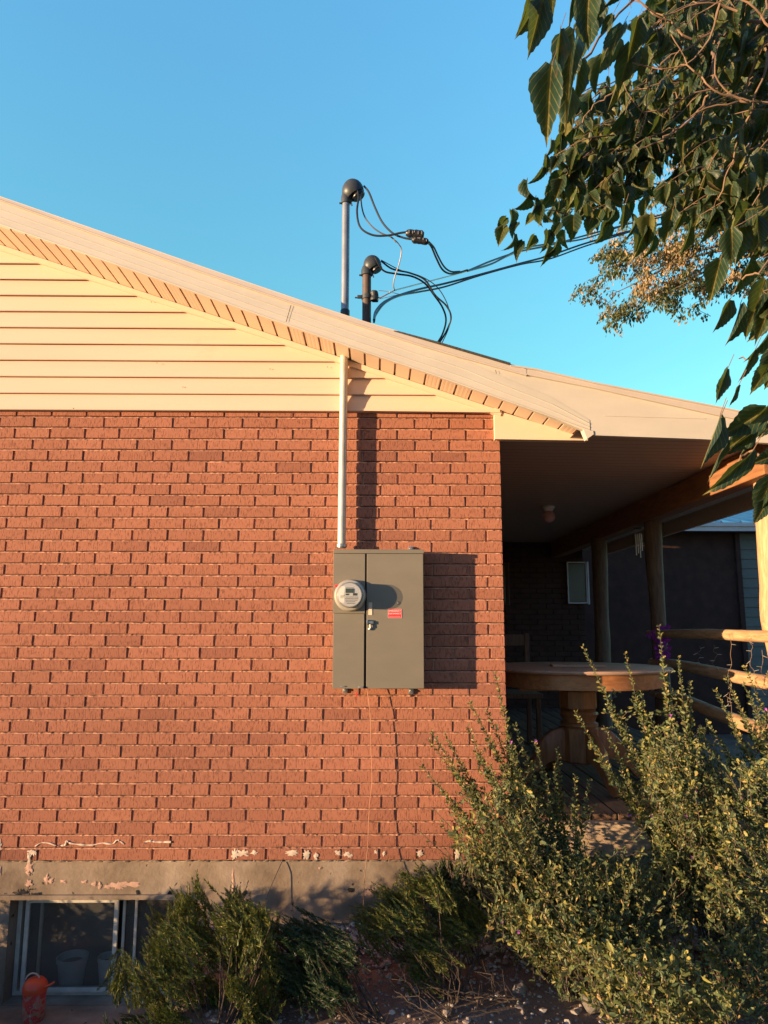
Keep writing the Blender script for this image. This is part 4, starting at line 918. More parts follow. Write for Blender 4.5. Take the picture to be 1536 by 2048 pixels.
for i, (u, v, r_, lab) in enumerate(((140, 1998, .082, 'pale round flower pot standing behind the basement window pane'), (213, 1998, .058, 'smaller pale pot partly hidden by the window sash bar'))):
    Yp = .225; c = atz(u, v+6, WZ0-.010); c = Vector((at(u, v, Yp).x, Yp, WZ0-.011)); t = thing('flower_pot', lab, 'flower pot', c, 'pots inside the basement window')
    a = MB(); a.lathe([(r_*.72, 0), (r_*.95, .13), (r_*1.02, .132), (r_*1.02, .155), (r_*.94, .155), (r_*.90, .12), (r_*.5, .115)], c, n=32); a.build('pot', 'potwhite', t)
    a = MB(); a.lathe([(r_*.89, .119), (r_*.3, .126), (.001, .128)], c, n=20); a.build('potting_soil', 'soil', t)

# ------------------------------------------------------------------ foliage builders
def frames(d, nrm):
    d = d/np.linalg.norm(d, axis=1, keepdims=True); s = np.cross(d, nrm); s /= np.linalg.norm(s, axis=1, keepdims=True)+1e-9
    n = np.cross(s, d); return d, s, n
def leaves_mesh(name, base, dirs, nrm, length, template, faces, mat, parent=None, uv=None, sm=False):
    """template (k,3): along, across, up in units of the leaf length"""
    d, s, n = frames(dirs, nrm); L = length[:, None, None]
    T = template if template.ndim == 3 else np.repeat(template[None], len(base), 0)
    V = base[:, None, :]+L*(T[:, :, 0:1]*d[:, None, :]+T[:, :, 1:2]*s[:, None, :]+T[:, :, 2:3]*n[:, None, :])
    k = T.shape[1]; Fa = (faces[None]+(np.arange(len(base))*k)[:, None, None]).reshape(-1, faces.shape[1])
    return fastmesh(name, V.reshape(-1, 3), Fa, mat, parent, None if uv is None else np.tile(uv, (len(base), 1)), sm)
# small oval leaf: two folded halves
OV = np.array([(0, 0, 0), (.35, .17, .06), (.75, .22, .07), (1, 0, -.02), (.75, -.22, .07), (.35, -.17, .06), (.55, 0, 0)], float)
OVF = np.array([(0, 1, 6), (1, 2, 6), (2, 3, 6), (3, 4, 6), (4, 5, 6), (5, 0, 6)])
NE = np.array([(0, -.10, 0), (0, .10, 0), (.55, .08, .05), (.55, -.08, .05), (1, 0, .02)], float)
NEF = np.array([(0, 1, 2), (0, 2, 3), (3, 2, 4)])
def rdir(n): v = rng.normal(size=(n, 3)); return v/np.linalg.norm(v, axis=1, keepdims=True)

# mulberry leaf with serrated edge
def mul_template(n=9):
    top = []; ts_ = np.linspace(0, 1, n)
    wv = lambda t: .40*(math.sin(math.pi*min(1, t*1.08)**.62)**.9 if 0 < t < .93 else 0)*(1-.18*t)
    P_ = []; U = []
    for t in ts_: P_.append((t, 0, 0)); U.append((t, 0))
    for sgn in (1, -1):
        for i, t in enumerate(ts_):
            w_ = max(0, wv(t)); a = t if i else -.05
            if i == 0: w_ = .12
            if i == n-1: w_ = 0.005
            P_.append((a, sgn*w_, w_*.28)); U.append((a, sgn*w_))
        for i in range(n-1):
            t = (ts_[i]+ts_[i+1])/2; w_ = wv(t)*1.0+.012; P_.append((t+.022, sgn*w_*1.02, w_*.28)); U.append((t+.02, sgn*w_))
    Fa = []
    for si in (0, 1):
        o = n+si*(2*n-1); q = o+n
        for i in range(n-1):
            Fa.append((i, i+1, o+i)); Fa.append((i+1, q+i, o+i)); Fa.append((i+1, o+i+1, q+i))
    return np.array(P_, float), np.array(Fa), np.array(U, float)
MT, MF, MU = mul_template()
def mul_variants(N, tws=1, bnd=.85):
    T = np.repeat(MT[None], N, 0); t = T[:, :, 0]
    bend = rng.uniform(-.15, bnd, (N, 1)); T[:, :, 2] = T[:, :, 2]*rng.uniform(.5, 2.6, (N, 1))-bend*t*t
    T[:, :, 0] = t-bend*.25*t**3; T[:, :, 1] *= rng.uniform(.62, .98, (N, 1))
    tw = rng.uniform(-tws, tws, (N, 1))*t; y, z = T[:, :, 1].copy(), T[:, :, 2].copy()
    T[:, :, 1] = y*np.cos(tw)-z*np.sin(tw); T[:, :, 2] = y*np.sin(tw)+z*np.cos(tw)
    T[:, :, 2] += .03*np.sin(t*9+rng.uniform(0, 6, (N, 1)))*np.abs(T[:, :, 1])*4
    return T
def inpoly(x, y, poly):
    c = False; n = len(poly); j = n-1
    for i in range(n):
        if (poly[i][1] > y) != (poly[j][1] > y) and x < (poly[j][0]-poly[i][0])*(y-poly[i][1])/(poly[j][1]-poly[i][1])+poly[i][0]: c = not c
        j = i
    return c
mul = thing('mulberry_tree', 'big leafed mulberry tree hanging its dark leaves over the porch from the right', 'tree', (3.6, -2.6, -.45))
TR = MB(); TW = MB()
tk = smooth([(3.6, -2.6, -.5), (3.55, -2.55, .6), (3.4, -2.4, 1.6), (3.1, -2.2, 2.6), (2.7, -1.9, 3.6)], 6)
TR.tube(tk, [.17-.004*i for i in range(len(tk))], 14, wob=.05)
bl = []; bd = []; bn = []; bL = []
def leaf(b, tip_dir, L, nrm=None):
    bl.append(tuple(b)); bd.append(tuple(tip_dir)); bL.append(L)
    nn = nrm if nrm is not None else Vector((random.uniform(-1, 1), random.uniform(-1, .2), random.uniform(-.3, .6)))
    bn.append(tuple(nn))
camn = lambda: Vector((random.choice((-1, 1, 1))*random.uniform(.2, 1.5), -1, random.uniform(-.2, .5)))
# near hero leaves, (base px, tip px, distance)
hero = []
heroes = [(1078, -8, 1046, 72, 2.0), (1086, -5, 1060, 106, 2.0), (1150, -25, 1127, 58, 2.1), (1178, -20, 1170, 82, 2.05), (1190, -40, 1185, 50, 2.1), (1121, 58, 1112, 174, 2.0), (1103, 130, 1086, 274, 1.95), (1150, 60, 1122, 190, 2.1), (1147, 90, 1131, 255, 2.15),
          (1208, 112, 1182, 184, 2.3), (1246, 50, 1205, 125, 2.3), (1225, 30, 1200, 72, 2.3), (1240, -30, 1207, 22, 2.2), (1216, 152, 1222, 176, 2.8), (1134, 110, 1118, 215, 2.3), (1100, 190, 1092, 250, 2.5),
          (1440, 836, 1402, 928, 1.9), (1530, 820, 1445, 872, 1.9), (1510, 862, 1448, 905, 1.95), (1505, 902, 1424, 992, 1.85), (1455, 880, 1410, 955, 1.95), (1525, 846, 1452, 898, 2.0), (1500, 880, 1476, 912, 2.0), (1560, 905, 1500, 930, 1.9), (1545, 955, 1510, 1030, 1.9), (1555, 790, 1510, 850, 1.9), (1536, 1000, 1508, 1050, 1.9), (1550, 840, 1515, 880, 2.1), (1440, 830, 1428, 878, 2.0), (1475, 868, 1462, 905, 2.05),
          (1455, 738, 1428, 800, 2.2), (1478, 770, 1455, 812, 2.2), (1510, 700, 1478, 762, 2.3), (1535, 735, 1500, 790, 2.2), (1460, 600, 1422, 665, 2.3), (1480, 610, 1462, 690, 2.3), (1500, 620, 1490, 680, 2.4), (1530, 560, 1500, 650, 2.2), (1545, 600, 1508, 690, 2.2), (1540, 660, 1500, 730, 2.3), (1550, 700, 1522, 760, 2.2), (1440, 520, 1420, 600, 2.6), (1500, 520, 1465, 590, 2.5), (1520, 500, 1497, 530, 2.4), (1452, 505, 1445, 560, 2.7), (1062, -20, 1048, 60, 2.1), (1108, -30, 1098, 30, 2.2), (1128, 95, 1116, 200, 2.25), (1140, 175, 1124, 262, 2.4), (1118, 150, 1104, 232, 2.3), (1175, 30, 1160, 120, 2.3), (1200, 0, 1188, 70, 2.3), (1215, 60, 1196, 150, 2.5), (1262, 90, 1240, 190, 2.5), (1240, 130, 1222, 215, 2.6), (1160, 120, 1148, 215, 2.5), (1275, 40, 1255, 120, 2.4), (1300, 430, 1292, 490, 3.0), (1345, 420, 1333, 480, 3.0), (1385, 440, 1370, 510, 3.0), (1425, 420, 1412, 490, 2.8), (1250, 410, 1244, 460, 3.1), (1290, 455, 1278, 520, 3.0), (1480, 440, 1460, 530, 2.4)]
for (u0, v0, u1, v1, t_) in heroes:
    b = P(u0, v0, t_); e = P(u1, v1, t_+random.uniform(-.03, .03)); hero.append(len(bl)); leaf(b, e-b, (e-b).length*random.uniform(1.0, 1.12), camn())
    TW.tube([b, b+(b-e).normalized()*.02+Vector((.015, 0, .03))], .0012, 4)
def twig(pts, t, r0=.006, nl=8, L=(.07, .12), start=.15):
    ps = smooth([P(u, v, tt) for (u, v), tt in zip(pts, t)], 5); N = len(ps)
    TW.tube(ps, [r0*(1-.75*i/N) for i in range(N)], 6)
    for k in range(nl):
        q = start+(1-start)*(k+random.random()*.6)/nl; i = min(N-2, int(q*(N-1))); b = ps[i].lerp(ps[i+1], random.random())
        off = Vector((random.uniform(-.03, .03), random.uniform(-.03, .03), -random.uniform(.005, .03))); pe = b+off
        TW.tube([b, pe], .0011, 4, cap=False)
        d = Vector((random.gauss(-.18, .35), random.gauss(0, .35), -1)); leaf(pe, d, random.uniform(*L))
# scattered leafy twigs inside regions of the crown; each region has its own distance from the camera
def region(poly, n, tr, L, nl, ln, seed, droop=.5):
    random.seed(seed); us = [p[0] for p in poly]; vs_ = [p[1] for p in poly]; k = 0
    while k < n:
        u = random.uniform(min(us), max(us)); v = random.uniform(min(vs_), max(vs_))
        if not inpoly(u, v, poly): continue
        t = random.uniform(*tr); s_ = ln*F/t; a = random.gauss(-2.7, .5)
        p1 = (u, v); p0 = (u-math.cos(a)*s_, v+math.sin(a)*s_*droop-s_*.25); pm_ = ((p0[0]+p1[0])/2, (p0[1]+p1[1])/2-s_*.10)
        twig([p0, pm_, p1], [t+random.uniform(0, .25), t, t-random.uniform(-.05, .05)], .004, nl, L); k += 1
region([(1240, -20), (1560, -20), (1560, 330), (1430, 330), (1340, 300), (1275, 220), (1262, 90)], 120, (2.3, 5.0), (.075, .125), 8, .32, 21)
region([(1262, 20), (1560, 0), (1560, 260), (1340, 250), (1280, 180)], 60, (4.6, 6.5), (.09, .15), 9, .4, 29)
region([(1110, 205), (1260, 190), (1390, 290), (1370, 370), (1250, 380), (1110, 395), (1100, 300)], 70, (3.3, 4.6), (.085, .13), 7, .28, 22)
region([(1060, 370), (1180, 360), (1200, 420), (1130, 440), (1050, 430)], 16, (3.6, 4.2), (.07, .10), 5, .22, 23)
region([(1230, 360), (1400, 330), (1560, 330), (1560, 480), (1400, 440), (1240, 420)], 34, (2.8, 4.4), (.08, .13), 6, .28, 24)
region([(1420, 320), (1560, 300), (1560, 520), (1470, 480)], 22, (2.2, 3.4), (.09, .14), 6, .28, 25)
region([(1490, 520), (1570, 540), (1570, 800), (1530, 790)], 12, (2.1, 3.0), (.07, .11), 5, .2, 26)
for (u, v) in ((1008, 462), (1012, 445), (1028, 478), (1045, 492), (1090, 500), (1110, 492), (1130, 470), (1150, 440), (1088, 420), (1215, 455), (1190, 445), (1245, 425), (1275, 465), (1310, 480), (1340, 460), (1100, 290), (1090, 320), (1085, 345), (1020, 430), (1035, 455), (1060, 400), (1095, 470), (1065, 480), (1120, 455), (1175, 420), (1200, 430), (1230, 425), (1260, 440), (1160, 400), (1050, 370), (1070, 405), (1140, 380), (1300, 450), (1350, 420), (1330, 380), (1430, 370), (1290, 405), (1480, 400)):
    b = P(u+random.uniform(-4, 4), v-10, 3.4); leaf(b, Vector((random.gauss(-.25, .25), 0, -1)), random.uniform(.09, .13), camn())
for pts in (((1600, 60), (1500, 40), (1440, 75), (1400, 95), (1350, 60)), ((1430, 85), (1400, 150), (1370, 195), (1330, 175)), ((1600, 20), (1540, 70), (1500, 160), (1480, 240)), ((1420, 80), (1430, 150), (1410, 200), (1350, 260), (1290, 300)), ((1520, 60), (1530, 140), (1470, 300), (1440, 400)), ((1620, 380), (1540, 520), (1480, 560)), ((1640, 760), (1560, 830), (1510, 850)), ((1640, 800), (1540, 900), (1500, 905), (1460, 940)), ((1300, -40), (1180, 100), (1160, 130), (1140, 160)), ((1340, 0), (1290, 80), (1240, 170), (1190, 210), (1150, 260)), ((1600, 640), (1530, 700), (1480, 720))):
    tt = 2.0 if pts[0][0] > 1610 else random.uniform(2.2, 3.2); ps = smooth([P(u, v, tt+(.6 if i == 0 else 0)) for i, (u, v) in enumerate(pts)], 6)
    ps = [p+Vector((random.uniform(-1, 1), random.uniform(-1, 1), random.uniform(-1, 1)))*.008 for p in ps]
    TW.tube(ps, [.0048*(1-.6*i/len(ps))*random.uniform(.85, 1.25) for i in range(len(ps))], 7)
for k in range(10):
    u, v = random.uniform(1380, 1560), random.uniform(-30, 220); t_ = random.uniform(1.95, 2.5); ps = [P(u, v, t_)]; a_ = random.uniform(2.4, 4.0)
    for q in range(11):
        a_ += random.gauss(0, .28); u += math.cos(a_)*22; v += -math.sin(a_)*22+5; ps.append(P(u, v, t_+random.uniform(-.01, .01)))
        if q in (3, 6, 8):
            e = P(u+random.uniform(-30, 10), v+random.uniform(-5, 45), t_+.03); TW.tube([ps[-1], ps[-1].lerp(e, .5)+Vector((0, 0, .01)), e], [.0015, .0012, .0007], 5)
    TW.tube(ps, [.0030*(1-.6*q/12)*random.uniform(.85, 1.25) for q in range(12)], 6)
for k, (u, v, t_) in enumerate(((1600, 60, 2.8), (1600, 300, 3.2), (1640, 780, 2.0), (1600, -60, 4.5), (1600, 600, 2.3), (1420, -60, 3.5), (1300, -60, 2.3))):
    e = P(u, v, t_); s_ = Vector((2.7, -1.9, 3.4)); TR.tube(smooth([s_, s_.lerp(e, .5)+Vector((0, 0, .25)), e], 6), [.05-.002*i for i in range(13)], 8)
TR.build('trunk', 'bark', mul); TW.build('twigs', 'twig', mul)
N = len(bl)
MV = mul_variants(N, 1.1, .85); MH = mul_variants(N, .5, .28); MV[hero] = MH[hero]; MV[hero, :, 1] *= .78
leaves_mesh('crown', np.array(bl), np.array(bd), np.array(bn), np.array(bL), MV, MF, 'mulberry', mul, MU, True)
random.seed(99)

# golden tree beyond the house
gt = thing('autumn_tree', 'golden leafed ash tree standing beyond the porch roof', 'tree', (13.5, 12, -.4))
TT = 16.0
GB = MB(); root = Vector((12.8, 12, -.4)); fork = P(1660, 520, 16); GB.tube(smooth([root, root.lerp(fork, .5)+Vector((.1, 0, 0)), fork], 5), [.30, .29, .28, .27, .26, .25, .24, .23, .22, .21, .2], 12, wob=.04)
tips = [(1215, 555), (1180, 590), (1250, 470), (1300, 500), (1275, 600), (1262, 650), (1340, 560), (1400, 570), (1380, 480), (1450, 530), (1330, 430), (1420, 400), (1500, 470), (1490, 560), (1540, 420), (1550, 520), (1480, 350), (1560, 300), (1600, 450), (1650, 350), (1310, 620), (1230, 520), (1200, 600), (1195, 540), (1290, 560), (1330, 600), (1290, 655), (1360, 520), (1420, 500), (1240, 590), (1340, 480), (1260, 620), (1175, 585), (1190, 555), (1185, 610), (1210, 500), (1275, 655), (1265, 630), (1305, 645), (1225, 620), (1250, 560), (1290, 520), (1215, 580), (1400, 440), (1460, 420), (1350, 400), (1168, 598), (1182, 570), (1205, 632), (1160, 580), (1245, 655), (1285, 660), (1230, 640)]
lb = []; ld = []; lc = []
for (u, v) in ((1260, 560), (1330, 480), (1420, 520), (1480, 400), (1540, 340), (1220, 590), (1300, 600), (1500, 500), (1400, 400), (1370, 570)):
    e = P(u, v, TT+random.uniform(-1, 1)); mid = fork.lerp(e, .5)+Vector((random.uniform(-.2, .2), random.uniform(-.4, .4), random.uniform(.3, .6)))
    ps = smooth([fork, mid, e], 8); GB.tube(ps, [.05*(1-.9*i/len(ps)) for i in range(len(ps))], 6)
poly = [(1160, 600), (1180, 520), (1230, 465), (1270, 410), (1330, 320), (1540, 240), (1620, 280), (1620, 560), (1490, 590), (1440, 575), (1400, 622), (1345, 612), (1305, 640), (1275, 672), (1250, 640), (1215, 642), (1200, 595)]
cl = []
while len(cl) < 125:
    u, v = random.uniform(1155, 1620), random.uniform(240, 675)
    if inpoly(u, v, poly): cl.append((u, v, TT+random.uniform(-1.6, 1.6)))
for (cu, cv, ct) in cl:
    for _ in range(random.choice((3, 5, 6, 8))):
        u, v = cu+random.gauss(0, 13), cv+random.gauss(0, 11); e = P(u, v, ct+random.gauss(0, .2)); L_ = random.uniform(.35, .75)
        d = Vector((random.gauss(-.75, .35), random.gauss(0, .5), random.gauss(-.35, .4))).normalized(); b = e-d*L_+Vector((0, 0, .06))
        GB.tube([b, b.lerp(e, .5)+Vector((0, 0, .05)), e], [.007, .005, .003], 4, cap=False)
        for k in range(random.choice((18, 34, 52))):
            q = random.random(); c = b.lerp(e, q)+Vector((random.gauss(0, .05), random.gauss(0, .07), .05*math.sin(q*3)-abs(random.gauss(0, .07)))); lb.append(tuple(c)); ld.append((random.gauss(-.2, .45), random.gauss(0, .5), -1)); lc.append(random.uniform(.07, .125))
GB.build('trunk', 'bark', gt)
lb = np.array(lb); ld = np.array(ld); lc = np.array(lc)
hue = np.array([noise.noise(Vector(p)*.8) for p in lb])+rng.normal(0, .12, len(lb))
NL = np.array([(0, 0, 0), (.5, .24, .08), (1, 0, 0), (.5, -.24, .08)], float); NLF = np.array([(0, 1, 2), (0, 2, 3)])
for nm, msk, mt in (('crown', hue > -.02, 'gold'), ('crown', hue <= -.02, 'goldgreen')):
    leaves_mesh(nm, lb[msk], ld[msk], rdir(msk.sum()), lc[msk], NL, NLF, mt, gt)

# sage shrubs with long wands
def shrub(label, base, tips, fill, leafmat_='sage', seed=1, Ls=(.019, .031), flowers=8, dens=1.0, group='flowering sage shrubs in front of the porch', cat='shrub'):
    random.seed(seed); t = thing('sage_shrub', label, cat, base, group); st = MB(); B_ = []; D_ = []; L_ = []; fl = MB()
    base = Vector(base)
    def put(b, d, L): B_.append(tuple(b)); D_.append(tuple(d)); L_.append(L)
    for tip in tips:
        (u, v, Y) = tip[:3]; full = tip[3] if len(tip) > 3 else 1.0
        e = at(u, v, Y); b0 = base+Vector((random.uniform(-.12, .12), random.uniform(-.1, .1), 0)); dx = e.x-b0.x
        m1 = Vector((b0.x+dx*.30, (b0.y*.6+e.y*.4), b0.z+(e.z-b0.z)*.38)); m2 = Vector((b0.x+dx*.66, e.y, b0.z+(e.z-b0.z)*.70))
        ps = smooth([b0, m1, m2, e], 14); N = len(ps); st.tube(ps, [.0045*(1-.78*i/N) for i in range(N)], 5)
        tot = sum((ps[i+1]-ps[i]).length for i in range(N-1)); nn = int(tot/.0052*dens*full)
        for k in range(nn):
            q = .22+.78*k/nn; i = min(N-2, int(q*(N-1))); p = ps[i].lerp(ps[i+1], random.random()); ax = (ps[i+1]-ps[i]).normalized()
            a = k*2.4+random.uniform(-.4, .4); o1 = ax.orthogonal().normalized(); o2 = ax.cross(o1); d = (o1*math.cos(a)+o2*math.sin(a))*.9+ax*random.uniform(.3, 1.1)
            L = random.uniform(*Ls)*(1.0 if q < .85 else .7)
            put(p, d, L)
            if random.random() < .16 and q < .8:       # short side sprig
                e2 = p+d.normalized()*random.uniform(.03, .09); st.tube([p, e2], .001, 3, cap=False)
                for j in range(7): put(p.lerp(e2, random.random()), Vector((random.gauss(0, 1), random.gauss(0, 1), random.gauss(.4, .8))), random.uniform(*Ls))
    for (poly, n, Yr) in fill:
        us = [p[0] for p in poly]; vs_ = [p[1] for p in poly]; k = 0
        while k < n:
            u = random.uniform(min(us), max(us)); v = random.uniform(min(vs_), max(vs_))
            if not inpoly(u, v, poly): continue
            Y = random.uniform(*Yr); e = at(u, v, Y)
            if e.z < gz(e.x, e.y)+.03: k += .05; continue
            src = base+(e-base)*random.uniform(.35, .7)+Vector((0, 0, -.02)); d0 = (e-src)
            d0 = (d0.normalized()+Vector((random.gauss(-.15, .5), random.gauss(0, .5), random.gauss(.45, .4)))).normalized(); s0_ = e-d0*random.uniform(.10, .22)
            st.tube([s0_, e], [.0016, .0007], 3, cap=False); m_ = 20
            for j in range(m_):
                p = s0_.lerp(e, j/m_); put(p, Vector((random.gauss(0, .8), random.gauss(0, .8), random.gauss(.1, .8)))+d0*.7, random.uniform(*Ls)*random.choice((.6, .75, .9, 1.2)))
            k += 1
            if random.random() < .12: st.tube(smooth([base+Vector((random.uniform(-.08, .08), random.uniform(-.06, .06), 0)), base.lerp(e, .5)+Vector((random.uniform(-.05, .05), .03, -.03)), s0_], 4), [.0035-.00025*q for q in range(9)], 4, cap=False)
    n = len(B_); bi = [random.randrange(n) for _ in range(flowers)]
    for i in bi:
        c = Vector(B_[i])+Vector((0, -.01, .005))
        for k in range(5):
            a = k*1.256+random.random(); d = Vector((math.cos(a), -.5, math.sin(a)))*.009; e_ = d.cross(Vector((0, 1, 0))).normalized()*.0045; fl.add([c, c+d*.7+e_, c+d, c+d*.7-e_], [(0, 1, 2, 3)])
    st.build('stems', 'twiggrey', t); leaves_mesh('foliage', np.array(B_), np.array(D_), rdir(n), np.array(L_), OV, OVF, leafmat_, t)
    if flowers: fl.build('blossom', 'petal', t)
    return t
shrub('spreading flowering sage shrub covering the brick corner, its wands over the wall', (.25, -.55, -.40),
      [(990, 1345, -.42), (940, 1405, -.40), (973, 1420, -.36), (935, 1452, -.42), (862, 1462, -.45), (890, 1468, -.4), (857, 1478, -.42), (840, 1528, -.45), (1070, 1482, -.4), (895, 1605, -.5), (880, 1645, -.5), (902, 1668, -.5), (1030, 1450, -.38), (1010, 1480, -.45), (950, 1500, -.45), (1115, 1497, -.35), (1110, 1530, -.4), (1150, 1550, -.45), (1180, 1560, -.4), (980, 1530, -.5), (1050, 1520, -.35), (1040, 1560, -.45), (920, 1560, -.5), (1000, 1590, -.5), (1095, 1560, -.45)],
      [([(935, 1600), (1010, 1520), (1050, 1560), (1075, 1700), (1290, 1720), (1280, 1850), (1250, 1960), (1100, 1930), (1010, 1890), (960, 1790), (900, 1660)], 520, (-.85, -.25)), ([(1000, 1640), (1080, 1700), (1250, 1710), (1260, 1870), (1020, 1850)], 260, (-.7, -.15)), ([(1070, 1700), (1330, 1690), (1400, 1780), (1380, 1930), (1100, 1900)], 330, (-.85, -.3))], seed=31, flowers=14)
shrub('tall sage shrub with long upright wands in front of the round table', (.95, -.50, -.40),
      [(1318, 1250, -.30), (1165, 1292, -.28), (1250, 1306, -.3), (1357, 1314, -.32), (1150, 1422, -.3), (1213, 1408, -.3), (1206, 1450, -.32), (1370, 1412, -.3), (1330, 1415, -.2), (1300, 1430, -.35), (1250, 1470, -.35), (1400, 1450, -.3), (1280, 1380, -.3), (1420, 1500, -.3), (1200, 1520, -.35), (1240, 1540, -.4), (1350, 1470, -.35), (1180, 1480, -.35), (1380, 1360, -.3), (1310, 1500, -.3), (1285, 1555, -.4)],
      [([(1300, 1600), (1290, 1480), (1330, 1430), (1400, 1480), (1440, 1600), (1450, 1760), (1400, 1700), (1310, 1700), (1300, 1700)], 230, (-.7, -.15)), ([(1270, 1480), (1420, 1440), (1440, 1640), (1290, 1620)], 150, (-.5, -.1)), ([(1290, 1560), (1450, 1540), (1450, 1720), (1300, 1720)], 160, (-.8, -.2))], seed=32, flowers=16)
shrub('dense leafy sage shrub at the far right in front of the log railing', (1.62, -.55, -.40),
      [(1490, 1332, -.32), (1487, 1368, -.3), (1430, 1378, -.3), (1536, 1345, -.3), (1545, 1400, -.35), (1460, 1430, -.3), (1510, 1440, -.4), (1525, 1500, -.4), (1412, 1440, -.3), (1450, 1350, -.3), (1470, 1395, -.32), (1405, 1510, -.35), (1550, 1375, -.35), (1500, 1405, -.35), (1528, 1420, -.4), (1475, 1470, -.4), (1540, 1475, -.42), (1415, 1560, -.4), (1440, 1480, -.35), (1480, 1520, -.4), (1560, 1450, -.4)],
      [([(1390, 1580), (1440, 1520), (1570, 1500), (1570, 2060), (1450, 2040), (1390, 1880)], 560, (-.95, -.2))], seed=33, flowers=10)
shrub('low front sage shrub with broad yellowish leaves at the bottom right', (.72, -1.05, -.42),
      [(1130, 1990, -1.1), (1105, 1960, -1.0), (1262, 1850, -.95), (1340, 1950, -1.15), (1180, 1900, -1.0)],
      [([(1150, 1880), (1290, 1880), (1420, 1900), (1450, 1990), (1340, 2050), (1300, 2000), (1180, 1960)], 120, (-1.25, -.85)), ([(1000, 1800), (1200, 1800), (1250, 1930), (1080, 1900)], 70, (-.95, -.7))], seed=34, flowers=2, Ls=(.020, .038))
shrub('sparse dry yellow stemmed sprig standing in front of the foundation', (.12, -.42, -.40),
      [(812, 1638, -.35, .25), (862, 1612, -.35, .3), (884, 1690, -.36, .3)], [], seed=35, flowers=0, dens=.5, group=None, cat='plant')

# junipers
def juniper(label, base, polys, n, Yr, mat, lean, seed, group='junipers along the foundation', bright=1):
    random.seed(seed); t = thing('juniper_shrub', label, 'juniper', base, group); st = MB(); base = Vector(base); B_ = []; D_ = []; L_ = []
    poly = polys; us = [p[0] for p in poly]; vs_ = [p[1] for p in poly]; k = 0
    cl = []
    while len(cl) < max(6, n//17):
        u = random.uniform(min(us), max(us)); v = random.uniform(min(vs_), max(vs_))
        if inpoly(u, v, poly): cl.append((u, v, random.uniform(*Yr), Vector((random.gauss(0, .35), random.gauss(0, .3), random.gauss(0, .25)))))
    while k < n:
        cu, cv, cy_, cd_ = random.choice(cl); q_ = random.gauss(0, 1); u = cu+q_*10; v = cv+random.gauss(0, 13)
        e = at(u, v, cy_+random.gauss(0, .02)); d = ((e-base).normalized()*.45+Vector(lean)+cd_+Vector((random.gauss(0, .2), random.gauss(0, .2), random.gauss(0, .15)))).normalized()
        ln = random.uniform(.06, .17); s_ = e-d*ln; st.tube([s_, e], [.0015, .0006], 3, cap=False)
        if k % 30 == 0:
            m1 = base.lerp(s_, .5)+Vector((random.uniform(-.03, .03), random.uniform(-.03, .03), -.02)); st.tube(smooth([base+Vector((random.uniform(-.04, .04), random.uniform(-.04, .04), 0)), m1, s_], 5), [.0045-.0003*q for q in range(11)], 5, cap=False)
        for j in range(58):
            q = j/57; p = s_.lerp(e, q); a = random.uniform(0, 6.28); o1 = d.orthogonal().normalized(); o2 = d.cross(o1); sp_ = .9*(1-q*.65)
            dd = d+(o1*math.cos(a)+o2*math.sin(a))*sp_; B_.append(tuple(p)); D_.append(tuple(dd)); L_.append(random.uniform(.012, .024)*(1.15-.6*q))
        k += 1
    st.build('stems', 'twiggrey', t); leaves_mesh('foliage', np.array(B_), np.array(D_), rdir(len(B_)), np.array(L_), NE, NEF, mat, t); return t
juniper('bushy olive green juniper in front of the basement window', tuple(at(430, 2090, -.72)), [(228, 1925), (290, 1895), (272, 1830), (340, 1800), (345, 1775), (378, 1765), (388, 1735), (402, 1790), (450, 1790), (478, 1785), (500, 1825), (540, 1800), (555, 1860), (550, 1960), (530, 2060), (240, 2060), (265, 1990)], 1750, (-.92, -.45), 'juniper', (-.45, -.05, .50), 41)
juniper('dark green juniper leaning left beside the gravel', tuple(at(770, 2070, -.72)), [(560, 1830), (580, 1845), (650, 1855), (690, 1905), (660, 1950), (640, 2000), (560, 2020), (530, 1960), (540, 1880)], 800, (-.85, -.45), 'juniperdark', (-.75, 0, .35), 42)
juniper('open branched juniper with brown stems in front of the foundation', tuple(at(905, 2010, -.62)), [(700, 1795), (722, 1800), (748, 1762), (770, 1790), (795, 1748), (818, 1765), (842, 1742), (875, 1770), (905, 1800), (960, 1805), (965, 1850), (905, 1860), (862, 1890), (840, 1945), (800, 1935), (782, 1885), (730, 1862)], 760, (-.75, -.35), 'juniper', (-.75, -.05, .30), 43)
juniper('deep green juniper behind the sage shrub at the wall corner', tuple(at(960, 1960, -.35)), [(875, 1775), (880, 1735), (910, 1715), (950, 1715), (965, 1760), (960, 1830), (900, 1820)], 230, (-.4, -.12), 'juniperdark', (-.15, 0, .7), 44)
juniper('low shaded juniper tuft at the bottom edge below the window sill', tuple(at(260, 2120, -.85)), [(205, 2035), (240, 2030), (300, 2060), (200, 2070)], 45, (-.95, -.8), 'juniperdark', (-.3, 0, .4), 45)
juniper('unseen juniper added left of the window well to shade the window', (-3.45, -.55, -.6), [(-330, 1836), (-120, 1840), (-120, 2060), (-330, 2060)], 900, (-.95, -.15), 'juniperdark', (-.1, 0, .5), 46)  # out of view, added to block the sun from the window glass
